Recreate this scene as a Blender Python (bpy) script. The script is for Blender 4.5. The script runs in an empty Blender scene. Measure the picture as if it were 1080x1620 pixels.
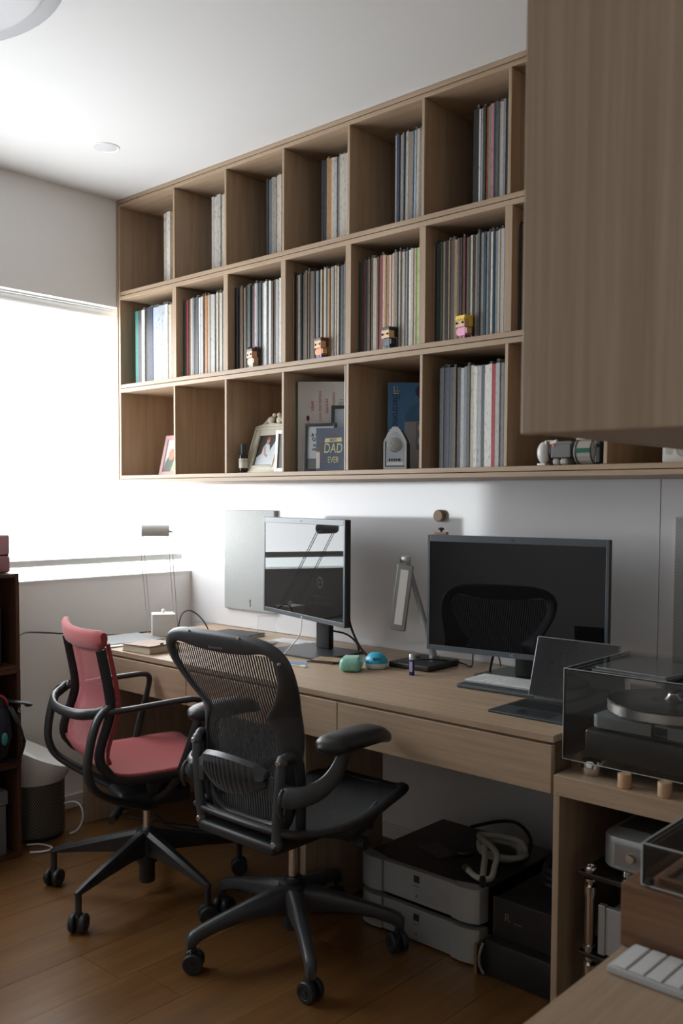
import bpy, bmesh, math, random
import numpy as np
from mathutils import Matrix, Vector
random.seed(7)
R = math.radians
scn = bpy.context.scene
COL = scn.collection

# ------------------------------------------------------------------ camera
F_PX, PPX, PPY = 1468.07, 540.0, 864.9          # focal length and principal point in photo pixels
CAM = np.array([3.4, -2.710, 1.287])
def cam_axes(yaw, p, r):
    cy, sy, cp, sp = math.cos(yaw), math.sin(yaw), math.cos(p), math.sin(p)
    f = np.array([-sy*cp, cy*cp, -sp]); rt = np.array([cy, sy, 0]); up = np.cross(rt, f)
    c, s = math.cos(r), math.sin(r)
    return np.array([c*rt+s*up, -s*rt+c*up, f])
AX = cam_axes(R(42.2647), R(2.8901), R(.266))
def on(x, y, ax, val):                          # photo pixel -> point on the plane axis = val
    d = AX.T @ np.array([(x-PPX)/F_PX, -(y-PPY)/F_PX, 1.0])
    return CAM + d*((val-CAM[ax])/d[ax])
cd = bpy.data.cameras.new('camera'); cam = bpy.data.objects.new('camera', cd); COL.objects.link(cam)
cd.sensor_fit = 'VERTICAL'; cd.sensor_height = 36; cd.sensor_width = 24
cd.lens = F_PX/1620*36; cd.shift_y = (PPY-810)/1620
cd.clip_start = .05
cam.matrix_world = Matrix(((AX[0][0], AX[1][0], -AX[2][0], CAM[0]), (AX[0][1], AX[1][1], -AX[2][1], CAM[1]),
                           (AX[0][2], AX[1][2], -AX[2][2], CAM[2]), (0, 0, 0, 1)))
cd.dof.use_dof = True; cd.dof.focus_distance = 3.1; cd.dof.aperture_fstop = 7.1
scn.camera = cam

# ------------------------------------------------------------------ light and exposure
BLIND_LIGHT = 5.2
w = bpy.data.worlds.new('overcast_sky'); scn.world = w; w.use_nodes = True
bg = w.node_tree.nodes['Background']; bg.inputs[0].default_value = (.93, .97, 1, 1); bg.inputs[1].default_value = 6.0
vs = scn.view_settings
vs.view_transform = 'Standard'; vs.look = 'None'; vs.gamma = 1; vs.exposure = 0.56; vs.use_curve_mapping = False

# ------------------------------------------------------------------ materials
MATS = {}
def nt(name):
    m = bpy.data.materials.new(name); m.use_nodes = True
    return m, m.node_tree, m.node_tree.nodes['Principled BSDF']
def mat(name, col, rough=.5, metal=0, spec=.5, coat=0, noise=0, nscale=40, bump=0, emit=0, sheen=0):
    if name in MATS: return MATS[name]
    m, t, b = nt(name)
    b.inputs['Base Color'].default_value = (*col, 1); b.inputs['Roughness'].default_value = rough
    b.inputs['Metallic'].default_value = metal; b.inputs['Specular IOR Level'].default_value = spec
    b.inputs['Coat Weight'].default_value = coat; b.inputs['Coat Roughness'].default_value = .05
    if emit: b.inputs['Emission Color'].default_value = (*col, 1); b.inputs['Emission Strength'].default_value = emit
    if sheen: b.inputs['Sheen Weight'].default_value = sheen
    if noise or bump:
        tc = t.nodes.new('ShaderNodeTexCoord'); n = t.nodes.new('ShaderNodeTexNoise')
        n.inputs['Scale'].default_value = nscale; n.inputs['Detail'].default_value = 4
        t.links.new(tc.outputs['Object'], n.inputs['Vector'])
        if noise:
            mx = t.nodes.new('ShaderNodeMix'); mx.data_type = 'RGBA'
            mx.inputs[6].default_value = (*[c*(1-noise) for c in col], 1); mx.inputs[7].default_value = (*[min(1, c*(1+noise)) for c in col], 1)
            t.links.new(n.outputs[0], mx.inputs[0]); t.links.new(mx.outputs[2], b.inputs['Base Color'])
        if bump:
            bp = t.nodes.new('ShaderNodeBump'); bp.inputs['Strength'].default_value = bump; bp.inputs['Distance'].default_value = .002
            t.links.new(n.outputs[0], bp.inputs['Height']); t.links.new(bp.outputs[0], b.inputs['Normal'])
    MATS[name] = m; return m
def wood(name, dark, light, axis, rough=.45, along=1.4, across=26, bump=.08, lo=.3, hi=.72):
    if name in MATS: return MATS[name]
    m, t, b = nt(name); N = t.nodes.new; L = t.links.new
    tc = N('ShaderNodeTexCoord'); oi = N('ShaderNodeObjectInfo'); add = N('ShaderNodeVectorMath'); add.operation = 'ADD'
    mul = N('ShaderNodeVectorMath'); mul.operation = 'SCALE'; mul.inputs[0].default_value = (3.1, 5.7, 7.3)
    L(oi.outputs['Random'], mul.inputs['Scale']); L(tc.outputs['Object'], add.inputs[0]); L(mul.outputs[0], add.inputs[1])
    sc = [across]*3; sc['xyz'.index(axis)] = along
    mp = N('ShaderNodeMapping'); mp.inputs['Scale'].default_value = sc; L(add.outputs[0], mp.inputs[0])
    n = N('ShaderNodeTexNoise'); n.inputs['Detail'].default_value = 7; n.inputs['Roughness'].default_value = .62; n.inputs['Distortion'].default_value = .6
    n.inputs['Scale'].default_value = 1; L(mp.outputs[0], n.inputs['Vector'])
    sc2 = [across*5]*3; sc2['xyz'.index(axis)] = along*4
    mp2 = N('ShaderNodeMapping'); mp2.inputs['Scale'].default_value = sc2; L(add.outputs[0], mp2.inputs[0])
    n2 = N('ShaderNodeTexNoise'); n2.inputs['Detail'].default_value = 3; n2.inputs['Scale'].default_value = 1; L(mp2.outputs[0], n2.inputs['Vector'])
    ma = N('ShaderNodeMath'); ma.operation = 'MULTIPLY_ADD'; ma.inputs[1].default_value = .35; L(n2.outputs[0], ma.inputs[0])
    mb = N('ShaderNodeMath'); mb.operation = 'MULTIPLY'; mb.inputs[1].default_value = .65; L(n.outputs[0], mb.inputs[0]); L(mb.outputs[0], ma.inputs[2])
    cr = N('ShaderNodeValToRGB'); cr.color_ramp.elements[0].position = lo; cr.color_ramp.elements[1].position = hi
    cr.color_ramp.elements[0].color = (*dark, 1); cr.color_ramp.elements[1].color = (*light, 1)
    L(ma.outputs[0], cr.inputs[0]); L(cr.outputs[0], b.inputs['Base Color'])
    bp = N('ShaderNodeBump'); bp.inputs['Strength'].default_value = bump; bp.inputs['Distance'].default_value = .001
    L(ma.outputs[0], bp.inputs['Height']); L(bp.outputs[0], b.inputs['Normal'])
    b.inputs['Roughness'].default_value = rough
    MATS[name] = m; return m
OD, OL = (.32, .222, .142), (.50, .372, .258)
OAK = {a: wood('oak_'+a, OD, OL, a) for a in 'xyz'}
WD, WL = (.045, .018, .009), (.12, .055, .028)
WALNUT = {a: wood('dark_walnut_'+a, WD, WL, a, rough=.4) for a in 'xyz'}
BOXW = wood('walnut_box_x', (.11, .052, .026), (.27, .14, .075), 'x', rough=.4, across=30, along=1.0)
PLANK = wood('floor_oak_y', (.105, .046, .013), (.20, .094, .03), 'y', rough=.33, along=1.1, across=16, bump=.05)
def glassy(name, tint=(.95, .97, .97), ior=1.45, alpha=.86, rough=.03):
    if name in MATS: return MATS[name]
    m, t, b = nt(name); t.nodes.remove(b); N = t.nodes.new; L = t.links.new
    tr = N('ShaderNodeBsdfTransparent'); tr.inputs[0].default_value = (*tint, 1)
    gl = N('ShaderNodeBsdfGlossy'); gl.inputs['Roughness'].default_value = rough
    df = N('ShaderNodeBsdfDiffuse'); df.inputs[0].default_value = (.75, .78, .78, 1)
    fr = N('ShaderNodeFresnel'); fr.inputs[0].default_value = ior
    m1 = N('ShaderNodeMixShader'); m1.inputs[0].default_value = 1-alpha; L(tr.outputs[0], m1.inputs[1]); L(df.outputs[0], m1.inputs[2])
    m2 = N('ShaderNodeMixShader'); L(fr.outputs[0], m2.inputs[0]); L(m1.outputs[0], m2.inputs[1]); L(gl.outputs[0], m2.inputs[2])
    L(m2.outputs[0], t.nodes['Material Output'].inputs[0]); MATS[name] = m; return m
def weave(name, col, sx, sz, open_, rough=.6, axes=('x', 'z')):
    """dark woven mesh: threads along both directions with open holes between them"""
    if name in MATS: return MATS[name]
    m, t, b = nt(name); N = t.nodes.new; L = t.links.new
    b.inputs['Base Color'].default_value = (*col, 1); b.inputs['Roughness'].default_value = rough
    tc = N('ShaderNodeTexCoord'); sp = N('ShaderNodeSeparateXYZ'); L(tc.outputs['Object'], sp.inputs[0])
    def band(out, k, th):
        a = N('ShaderNodeMath'); a.operation = 'MULTIPLY'; a.inputs[1].default_value = k; L(sp.outputs[out.upper()], a.inputs[0])
        f = N('ShaderNodeMath'); f.operation = 'FRACT'; L(a.outputs[0], f.inputs[0])
        g = N('ShaderNodeMath'); g.operation = 'GREATER_THAN'; g.inputs[1].default_value = th; L(f.outputs[0], g.inputs[0]); return g
    g1 = band(axes[0], sx, 1-open_[0]); g2 = band(axes[1], sz, 1-open_[1])
    mu = N('ShaderNodeMath'); mu.operation = 'MULTIPLY'; L(g1.outputs[0], mu.inputs[0]); L(g2.outputs[0], mu.inputs[1])
    tr = N('ShaderNodeBsdfTransparent'); mx = N('ShaderNodeMixShader')
    L(mu.outputs[0], mx.inputs[0]); L(b.outputs[0], mx.inputs[1]); L(tr.outputs[0], mx.inputs[2])
    L(mx.outputs[0], t.nodes['Material Output'].inputs[0]); MATS[name] = m; return m
def dots(name, col, hole, k, axes=('x', 'z'), r=.3, rough=.45, metal=0):
    """perforated sheet: rows of staggered round holes"""
    if name in MATS: return MATS[name]
    m, t, b = nt(name); N = t.nodes.new; L = t.links.new
    tc = N('ShaderNodeTexCoord'); sp = N('ShaderNodeSeparateXYZ')
    L(tc.outputs['UV' if axes == 'uv' else 'Object'], sp.inputs[0])
    ao, bo = ('X', 'Y') if axes == 'uv' else (axes[0].upper(), axes[1].upper())
    def frac(o, off, kk):
        a = N('ShaderNodeMath'); a.operation = 'MULTIPLY_ADD'; a.inputs[1].default_value = kk; a.inputs[2].default_value = off; L(o, a.inputs[0])
        f = N('ShaderNodeMath'); f.operation = 'FRACT'; L(a.outputs[0], f.inputs[0])
        s = N('ShaderNodeMath'); s.operation = 'SUBTRACT'; s.inputs[1].default_value = .5; L(f.outputs[0], s.inputs[0]); return s.outputs[0]
    def disc(off):
        c = N('ShaderNodeCombineXYZ'); L(frac(sp.outputs[ao], off, k), c.inputs[0]); L(frac(sp.outputs[bo], off, k*.58), c.inputs[1])
        l = N('ShaderNodeVectorMath'); l.operation = 'LENGTH'; L(c.outputs[0], l.inputs[0])
        g = N('ShaderNodeMath'); g.operation = 'LESS_THAN'; g.inputs[1].default_value = r; L(l.outputs['Value'], g.inputs[0]); return g.outputs[0]
    mxm = N('ShaderNodeMath'); mxm.operation = 'MAXIMUM'; L(disc(0), mxm.inputs[0]); L(disc(.5), mxm.inputs[1])
    mx = N('ShaderNodeMix'); mx.data_type = 'RGBA'; mx.inputs[6].default_value = (*col, 1); mx.inputs[7].default_value = (*hole, 1)
    L(mxm.outputs[0], mx.inputs[0]); L(mx.outputs[2], b.inputs['Base Color'])
    b.inputs['Roughness'].default_value = rough; b.inputs['Metallic'].default_value = metal
    MATS[name] = m; return m
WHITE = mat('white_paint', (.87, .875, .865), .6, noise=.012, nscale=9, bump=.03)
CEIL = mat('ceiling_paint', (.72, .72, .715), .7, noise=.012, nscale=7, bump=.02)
PANEL = mat('white_gloss_wall_panel', (.74, .745, .77), .09, spec=.75, bump=.012, nscale=5)
BLACKP = mat('black_plastic', (.018, .019, .021), .45, bump=.05, nscale=300)
GRAPH = mat('graphite_plastic', (.045, .048, .053), .36, bump=.12, nscale=420)
CHROME = mat('chrome', (.78, .78, .78), .14, metal=1, noise=.03)
STEEL = mat('brushed_steel', (.55, .54, .53), .3, metal=1, noise=.05, nscale=120)
SILVER = mat('silver_anodised', (.62, .64, .66), .34, metal=.75, noise=.02, nscale=200)
WPLAS = mat('white_plastic', (.78, .78, .76), .4, noise=.01)
MONBEZ = mat('monitor_bezel', (.085, .10, .115), .38, metal=.2, noise=.03, nscale=200)
SCREEN = mat('glossy_dark_screen', (.006, .006, .007), .025, spec=.5, noise=.02)
CLOTH_R = mat('red_knit', (.36, .040, .046), .85, noise=.22, nscale=900, bump=.4, sheen=.3)
ACRYL = glassy('clear_acrylic', (.98, .985, .985), 1.42, .994)
SMOKE = glassy('clear_sleeve_plastic', (.85, .87, .88), 1.4, .86, .12)
FBLK_ = mat('ink_plate_black', (.012, .012, .012), .4, noise=.3, nscale=900)
CABLE = mat('black_cable', (.012, .012, .018), .5, noise=.1)
WCABLE = mat('white_cable', (.72, .72, .70), .5, noise=.03)

# ------------------------------------------------------------------ geometry helpers
class MB:
    def __init__(s): s.v = []; s.f = []; s.M = Matrix.Identity(4)
    def add(s, vs, fs):
        o = len(s.v); s.v += [tuple(s.M @ Vector(p)) for p in vs]; s.f += [tuple(i+o for i in f) for f in fs]; return s
    def box(s, x0, x1, y0, y1, z0, z1):
        return s.add([(x, y, z) for z in (z0, z1) for y in (y0, y1) for x in (x0, x1)],
                     [(0, 2, 3, 1), (4, 5, 7, 6), (0, 1, 5, 4), (2, 6, 7, 3), (0, 4, 6, 2), (1, 3, 7, 5)])
    def rbox(s, x0, x1, y0, y1, z0, z1, r=.004, seg=2):
        bm = bmesh.new(); bmesh.ops.create_cube(bm, size=1)
        for q in bm.verts: q.co = ((x0+x1)/2+q.co.x*(x1-x0), (y0+y1)/2+q.co.y*(y1-y0), (z0+z1)/2+q.co.z*(z1-z0))
        bmesh.ops.bevel(bm, geom=bm.edges[:], offset=r, segments=seg, profile=.5, affect='EDGES')
        bm.verts.index_update(); s.add([tuple(q.co) for q in bm.verts], [tuple(q.index for q in f.verts) for f in bm.faces]); bm.free(); return s
    def prism(s, poly, plane, lo, hi):
        def P(a, b, c): return {'xy': (a, b, c), 'xz': (a, c, b), 'yz': (c, a, b)}[plane]
        n = len(poly)
        return s.add([P(a, b, lo) for a, b in poly]+[P(a, b, hi) for a, b in poly],
                     [tuple(range(n-1, -1, -1)), tuple(range(n, 2*n))]+[(i, (i+1) % n, n+(i+1) % n, n+i) for i in range(n)])
    def loft(s, rings, caps=True, closed=False):
        n = len(rings[0]); vs = [p for r in rings for p in r]; fs = []
        m = len(rings)
        for i in range(m if closed else m-1):
            a, b = i*n, ((i+1) % m)*n
            fs += [(a+j, a+(j+1) % n, b+(j+1) % n, b+j) for j in range(n)]
        if caps and not closed: fs += [tuple(range(n-1, -1, -1)), tuple((m-1)*n+j for j in range(n))]
        return s.add(vs, fs)
    def grid(s, rows):
        n = len(rows[0]); vs = [p for r in rows for p in r]
        return s.add(vs, [(i*n+j, i*n+j+1, (i+1)*n+j+1, (i+1)*n+j) for i in range(len(rows)-1) for j in range(n-1)])
    def lathe(s, prof, c=(0, 0, 0), seg=24, axis='z'):
        def P(r, z, a):
            u, v = r*math.cos(a), r*math.sin(a)
            return {'z': (c[0]+u, c[1]+v, c[2]+z), 'y': (c[0]+u, c[1]+z, c[2]+v), 'x': (c[0]+z, c[1]+u, c[2]+v)}[axis]
        return s.loft([[P(max(r, 1e-4), z, 2*math.pi*j/seg) for j in range(seg)] for r, z in prof])
    def sweep(s, path, rx, ry=None, up=(0, 0, 1), seg=8, closed=False):
        P = [Vector(p) for p in path]; n = len(P); rings = []; up = Vector(up)
        for i, p in enumerate(P):
            a = P[i-1] if (i or closed) else P[0]; b = P[(i+1) % n] if (i < n-1 or closed) else P[-1]
            t = (b-a).normalized(); sd = t.cross(up)
            if sd.length < 1e-3: sd = t.cross(Vector((.3, 1, .1)))
            sd.normalize(); u = sd.cross(t)
            ax = rx[i] if hasattr(rx, '__len__') else rx; ay = ax if ry is None else (ry[i] if hasattr(ry, '__len__') else ry)
            rings.append([tuple(p+sd*ax*math.cos(2*math.pi*j/seg)+u*ay*math.sin(2*math.pi*j/seg)) for j in range(seg)])
        return s.loft(rings, closed=closed)
    def cyl(s, a, b, r, r2=None, seg=16): return s.sweep([a, b], [r, r if r2 is None else r2], seg=seg)
    def ball(s, c, rx, ry=None, rz=None, seg=16, rg=8):
        ry = ry or rx; rz = rz or rx
        return s.loft([[(c[0]+rx*math.sin(t)*math.cos(2*math.pi*j/seg), c[1]+ry*math.sin(t)*math.sin(2*math.pi*j/seg), c[2]+rz*math.cos(t))
                        for j in range(seg)] for t in [max(.02, min(math.pi-.02, math.pi*(rg-i)/rg)) for i in range(rg+1)]])
def mb(): return MB()
def smooth(path, n=6, closed=False):
    P = [Vector(p) for p in path]; out = []; m = len(P)
    for i in range(m if closed else m-1):
        g = (lambda k: P[k % m]) if closed else (lambda k: P[max(0, min(m-1, k))])
        a, b, c, d = g(i-1), g(i), g(i+1), g(i+2)
        for k in range(n):
            t = k/n
            out.append(.5*((2*b)+(c-a)*t+(2*a-5*b+4*c-d)*t*t+(3*b-a-3*c+d)*t**3))
    if not closed: out.append(P[-1])
    return [tuple(p) for p in out]
def tag(o, label, cat, group=None):
    o['label'] = label; o['category'] = cat
    if group: o['group'] = group
    return o
def mesh_obj(name, m, material, parent=None, world=False, sm=None, sub=0, bev=0):
    vs = m.v
    if world and parent is not None:
        inv = (Matrix.Translation(parent.location) @ Matrix.Rotation(parent.rotation_euler.z, 4, 'Z')).inverted()
        vs = [tuple(inv @ Vector(p)) for p in vs]
    me = bpy.data.meshes.new(name); me.from_pydata(vs, [], m.f); me.update()
    bm = bmesh.new(); bm.from_mesh(me); bmesh.ops.recalc_face_normals(bm, faces=bm.faces); bm.to_mesh(me); bm.free()
    if material: me.materials.append(material)
    o = bpy.data.objects.new(name, me); COL.objects.link(o)
    if parent is not None: o.parent = parent
    if sm is not None:
        for p in me.polygons: p.use_smooth = True
        if not sub: me.set_sharp_from_angle(angle=R(sm))
    if bev:
        b = o.modifiers.new('bevel', 'BEVEL'); b.width = bev; b.segments = 2; b.limit_method = 'ANGLE'
    if sub:
        q = o.modifiers.new('subdivision', 'SUBSURF'); q.levels = sub; q.render_levels = sub
    return o
def thing(name, label, cat, loc, rotz=0, group=None):
    o = bpy.data.objects.new(name, None); COL.objects.link(o); o.empty_display_size = .05
    o.location = loc; o.rotation_euler = (0, 0, R(rotz)); return tag(o, label, cat, group)
def single(name, m, material, label, cat, loc=(0, 0, 0), rotz=0, group=None, **k):
    o = mesh_obj(name, m, material, **k); o.location = loc; o.rotation_euler = (0, 0, R(rotz)); return tag(o, label, cat, group)
def structure(name, m, material, parent=None, **k):
    o = mesh_obj(name, m, material, parent, **k)
    if parent is None: o['kind'] = 'structure'
    return o
def text(name, s, size, material, parent, M, label=None, depth=.0004, sx=1, italic=0):
    c = bpy.data.curves.new(name, 'FONT'); c.body = s; c.size = size; c.extrude = depth; c.align_x = 'CENTER'; c.align_y = 'CENTER'; c.shear = italic
    tmp = bpy.data.objects.new('tmp', c); COL.objects.link(tmp)
    bpy.context.view_layer.update()
    me = bpy.data.meshes.new_from_object(tmp); bpy.data.objects.remove(tmp); bpy.data.curves.remove(c)
    for v in me.vertices: v.co.x *= sx
    me.transform(M); me.materials.clear(); me.materials.append(material); me.name = name
    o = bpy.data.objects.new(name, me); COL.objects.link(o); o.parent = parent
    if label: o['label'] = label
    return o
def face_m(origin, xdir, zdir):                 # matrix: text x -> xdir, text y -> zdir, normal -> cross
    x = Vector(xdir).normalized(); z = Vector(zdir).normalized(); n = x.cross(z)
    return Matrix(((x.x, z.x, n.x, origin[0]), (x.y, z.y, n.y, origin[1]), (x.z, z.z, n.z, origin[2]), (0, 0, 0, 1)))

# ------------------------------------------------------------------ the room
RX, RY, CZ = 3.9, -3.8, 2.545
WY0, WY1, WZ0, WZ1 = -2.5, -.004, .95, 2.10    # window opening in the wall at x = 0
fl = structure('floor', mb().box(-.2, RX+.1, RY-.1, .1, -.12, -.012), mat('floor_base', (.05, .03, .015), .7, noise=.1))
pw = .19; rows = int(RX/pw)+1
pmesh = {}
for i in range(rows):
    y = RY - random.uniform(0, 1.2); x0 = i*pw; x1 = min((i+1)*pw, RX)
    while y < 0:
        ln = random.choice((1.1, 1.4, 1.8)); y0, y1 = max(y, RY), min(y+ln, 0); y += ln
        if y1-y0 < .02: continue
        key = (round(y1-y0, 3), round(x1-x0, 3))
        if key not in pmesh:
            o = mesh_obj('plank', mb().box(.0006, x1-x0-.0006, .0006, y1-y0-.0006, -.012, 0), PLANK, fl); pmesh[key] = o.data
        else:
            o = bpy.data.objects.new('plank', pmesh[key]); COL.objects.link(o); o.parent = fl
        o.location = (x0, y0, random.uniform(-.0003, 0))
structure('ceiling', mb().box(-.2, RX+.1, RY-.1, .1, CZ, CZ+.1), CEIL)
wl = mb().box(-.2, 0, RY, .1, 0, WZ0).box(-.2, 0, RY, .1, WZ1, CZ).box(-.2, 0, RY, WY0, WZ0, WZ1).box(-.2, 0, WY1, .1, WZ0, WZ1)
structure('wall_window_side', wl, WHITE)
wd = structure('wall_desk_side', mb().box(0, RX, 0, .1, 0, CZ), WHITE)
for a, b in ((.0, 2.2325), (2.2355, 2.868)):
    structure('gloss_panel', mb().box(a, b, -.006, 0, .727, 1.354), PANEL, wd)
structure('wall_right', mb().box(RX, RX+.1, RY, .1, 0, CZ), WHITE)
structure('wall_rear', mb().box(0, RX, RY-.1, RY, 0, CZ), mat('rear_wall_paint', (.82, .82, .81), .7, noise=.02, nscale=6))
structure('baseboard_window_side', mb().box(0, .014, RY, 0, 0, .056), mat('baseboard_white', (.76, .76, .75), .4, noise=.01), bev=.003)
structure('baseboard_desk_side', mb().box(.02, 1.5, -.014, 0, 0, .056), mat('baseboard_white', (.76, .76, .75)), bev=.003)
structure('trim_1', mb().box(-.139, .006, WY0, WY1, WZ0+.0005, WZ0+.008), mat('sill_white', (.82, .82, .81), .35, noise=.01))
win = structure('window_1', mb().box(-.19, -.14, WY0, WY0+.05, WZ0, WZ1).box(-.19, -.14, WY1-.008, WY1, WZ0, WZ1).box(-.19, -.14, WY0, WY1, WZ0-.02, WZ0+.001)
                .box(-.19, -.14, WY0, WY1, WZ1-.05, WZ1).box(-.19, -.14, -1.4, -1.35, WZ0, WZ1), mat('window_frame_white', (.7, .7, .7), .4, noise=.02))
for a, b in ((WY0+.05, -1.4), (-1.35, WY1-.008)):
    structure('pane', mb().box(-.168, -.162, a, b, WZ0+.001, WZ1-.05), glassy('window_glass', (.97, .99, .98), 1.45, .99, .01), win)
# roller blind: daylight coming through the cloth is put into its emission
m, t, b = nt('emissive_blind_cloth')
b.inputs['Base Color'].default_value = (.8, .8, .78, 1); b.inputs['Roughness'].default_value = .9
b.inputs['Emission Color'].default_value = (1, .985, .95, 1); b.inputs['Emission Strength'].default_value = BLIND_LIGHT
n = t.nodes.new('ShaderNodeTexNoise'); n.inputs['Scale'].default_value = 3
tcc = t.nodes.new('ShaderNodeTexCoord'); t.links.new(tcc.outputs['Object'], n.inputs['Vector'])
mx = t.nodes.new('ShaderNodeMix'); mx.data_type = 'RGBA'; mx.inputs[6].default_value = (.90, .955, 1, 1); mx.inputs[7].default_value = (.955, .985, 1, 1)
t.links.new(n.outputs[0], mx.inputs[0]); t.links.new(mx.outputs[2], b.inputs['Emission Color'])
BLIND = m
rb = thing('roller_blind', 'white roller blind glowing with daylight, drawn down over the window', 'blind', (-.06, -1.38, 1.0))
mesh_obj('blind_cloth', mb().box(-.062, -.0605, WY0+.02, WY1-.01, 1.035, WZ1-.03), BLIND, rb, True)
mesh_obj('bottom_bar', mb().rbox(-.07, -.052, WY0+.02, WY1-.01, 1.008, 1.036, .004), mat('blind_bar_grey', (.55, .55, .53), .5, noise=.02), rb, True)
mesh_obj('roller_tube', mb().cyl((-.06, WY0+.02, WZ1-.025), (-.06, WY1-.01, WZ1-.025), .022), WPLAS, rb, True, sm=40)

# recessed downlight, round ceiling lamp
p = on(168, 233, 2, CZ)
dl = thing('recessed_downlight', 'small round recessed downlight in the white ceiling', 'downlight', (p[0], p[1], CZ))
mesh_obj('rim', mb().lathe([(.0, -.0012), (.040, -.0012), (.045, -.003), (.048, -.001), (.048, -.0001), (0, -.0001)], seg=40), WPLAS, dl, sm=40)
mesh_obj('diffuser', mb().lathe([(0, -.0030), (.025, -.0030), (.038, -.0018), (.038, -.0013), (0, -.0013)], seg=40), mat('downlight_diffuser', (.66, .67, .68), .35, noise=.02), dl, sm=40)
cl = thing('ceiling_lamp', 'large round drum ceiling lamp, switched off', 'ceiling lamp', (1.245, -1.915, CZ))
mesh_obj('shade', mb().lathe([(.0, -.085), (.43, -.085), (.45, -.082), (.455, -.07), (.455, -.012), (.45, -.005), (.44, 0), (0, 0)], seg=64), mat('lamp_shade_grey', (.30, .30, .32), .5, noise=.02), cl, sm=40)
mesh_obj('diffuser', mb().lathe([(0, -.089), (.40, -.089), (.41, -.086), (.41, -.0845), (0, -.0845)], seg=64), mat('lamp_diffuser', (.36, .36, .38), .4, noise=.01), cl, sm=40)

# ------------------------------------------------------------------ wall shelf unit
SF, SX1, SZ0, SZ1 = -.400, 2.868, 1.355, 2.545
SB = (2.128, 2.162), (1.738, 1.772)             # two shelves (double boards)
sh = thing('wall_shelf', 'wide oak wall shelf unit with three rows of record cubbies under the ceiling', 'shelf', (SX1/2, -.2, SZ0))
def board(name, x0, x1, y0, y1, z0, z1, ax, bev=.0012): return mesh_obj(name, mb().box(x0, x1, y0, y1, z0, z1), OAK[ax], sh, True, bev=bev)
T = .0145
board('frame_board', .0005, .0105, SF, -.002, SZ0, SZ1-.001, 'z'); board('frame_board', .0125, .0255, SF+.002, -.002, SZ0+T+.001, SZ1-T-.002, 'z')
board('frame_board', .0107, SX1, SF, -.002, SZ1-T, SZ1-.001, 'x'); board('frame_board', .0127, SX1, SF+.003, -.002, SZ1-.03, SZ1-T-.002, 'x')
board('frame_board', .0107, SX1, SF, -.002, SZ0, SZ0+T, 'x'); board('frame_board', .0127, SX1, SF+.003, -.002, SZ0+T+.002, SZ0+.031, 'x')
for a, b in SB:
    board('shelf_board', .0257, SX1, SF+.001, -.002, a, a+.0155, 'x'); board('shelf_board', .0257, SX1, SF+.003, -.002, b-.0155, b, 'x')
    board('shelf_core', .0257, SX1, SF+.012, -.002, a+.0157, b-.0157, 'x', 0)
board('back_panel', .0257, SX1, -.0018, -.0002, SZ0+.031, SZ1-.03, 'z', 0)
DIV = [.388, .700, 1.009, 1.317, 1.624, 1.932, 2.243, 2.552]
for x in DIV:
    board('divider', x, x+.0105, SF+.002, -.002, SB[0][1], SZ1-.031, 'z'); board('divider', x, x+.0105, SF+.002, -.002, SZ0+.0315, SB[1][0], 'z')
    board('divider', x-.006, x+.0185, SF+.002, -.002, SB[1][1], SB[0][0], 'z')
Z_TOP, Z_MID, Z_BOT = SB[0][1]+.0003, SB[1][1]+.0003, SZ0+.0315

# ------------------------------------------------------------------ desk, side desk, cabinets
DZ = .725; DF = -.742
dk = thing('desk', 'long oak desk with flush drawers under the wall shelf', 'desk', (1.24, -.37, 0))
def dpart(name, x0, x1, y0, y1, z0, z1, ax, root=dk, bev=.0012): return mesh_obj(name, mb().box(x0, x1, y0, y1, z0, z1), OAK[ax], root, True, bev=bev)
dpart('worktop', .172, 2.300, DF, -.007, DZ-.018, DZ, 'x')
for a, b in ((.178, .9), (.903, 1.5985), (1.6015, 2.2965)):
    dpart('drawer', a, b, DF-.003, DF+.015, .584, .7005, 'x')
dpart('drawer_box', .22, 2.27, DF+.016, -.12, .60, .706, 'x')
dpart('side_panel', .192, .218, -.704, -.02, 0, .706, 'z'); dpart('side_panel', 1.406, 1.430, -.70, -.33, 0, .599, 'z')
dpart('side_panel', 2.272, 2.298, -.60, -.02, 0, .706, 'z')
CF, CT, CX = -.757, .636, 2.31
lc = thing('low_cabinet', 'low open oak cabinet holding the turntable beside the desk', 'cabinet', (2.6, -.38, 0))
dpart('cabinet_top', CX, 2.885, CF, -.01, CT-.048, CT, 'x', lc); dpart('side_panel', CX, CX+.0165, CF+.001, -.01, 0, CT-.0485, 'z', lc)
dpart('side_panel', 2.865, 2.885, CF+.001, -.01, 0, CT-.0485, 'z', lc); dpart('bottom_board', CX+.017, 2.864, CF+.01, -.01, .0, .05, 'x', lc); dpart('back_panel', CX+.017, 2.864, -.03, -.01, .05, CT-.0485, 'z', lc)
dsk2 = thing('side_desk', 'oak side desk in front of the low cabinet, carrying the keyboard and walnut box', 'desk', (3.3, -1.6, 0))
dpart('worktop', 2.893, 3.88, -2.35, -.76, DZ-.03, DZ, 'y', dsk2); dpart('side_panel', 2.95, 3.88, -2.3, -2.27, 0, DZ-.0305, 'z', dsk2); dpart('side_panel', 2.95, 3.88, -.80, -.77, 0, DZ-.0305, 'z', dsk2)
uc = thing('upper_cabinet', 'tall oak upper cabinet hanging from the ceiling above the side desk', 'cabinet', (3.38, -.93, 1.36))
OAKE = wood('oak_end_panel_z', OD, OL, 'z', across=34, along=.9)
mesh_obj('end_panel', mb().box(2.874, 3.88, -1.85, -1.832, 1.357, CZ-.002), OAKE, uc, True, bev=.002)
mesh_obj('bottom_board', mb().box(2.8765, 3.88, -1.8315, -.42, 1.359, 1.377), OAK['y'], uc, True, bev=.001)
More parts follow.
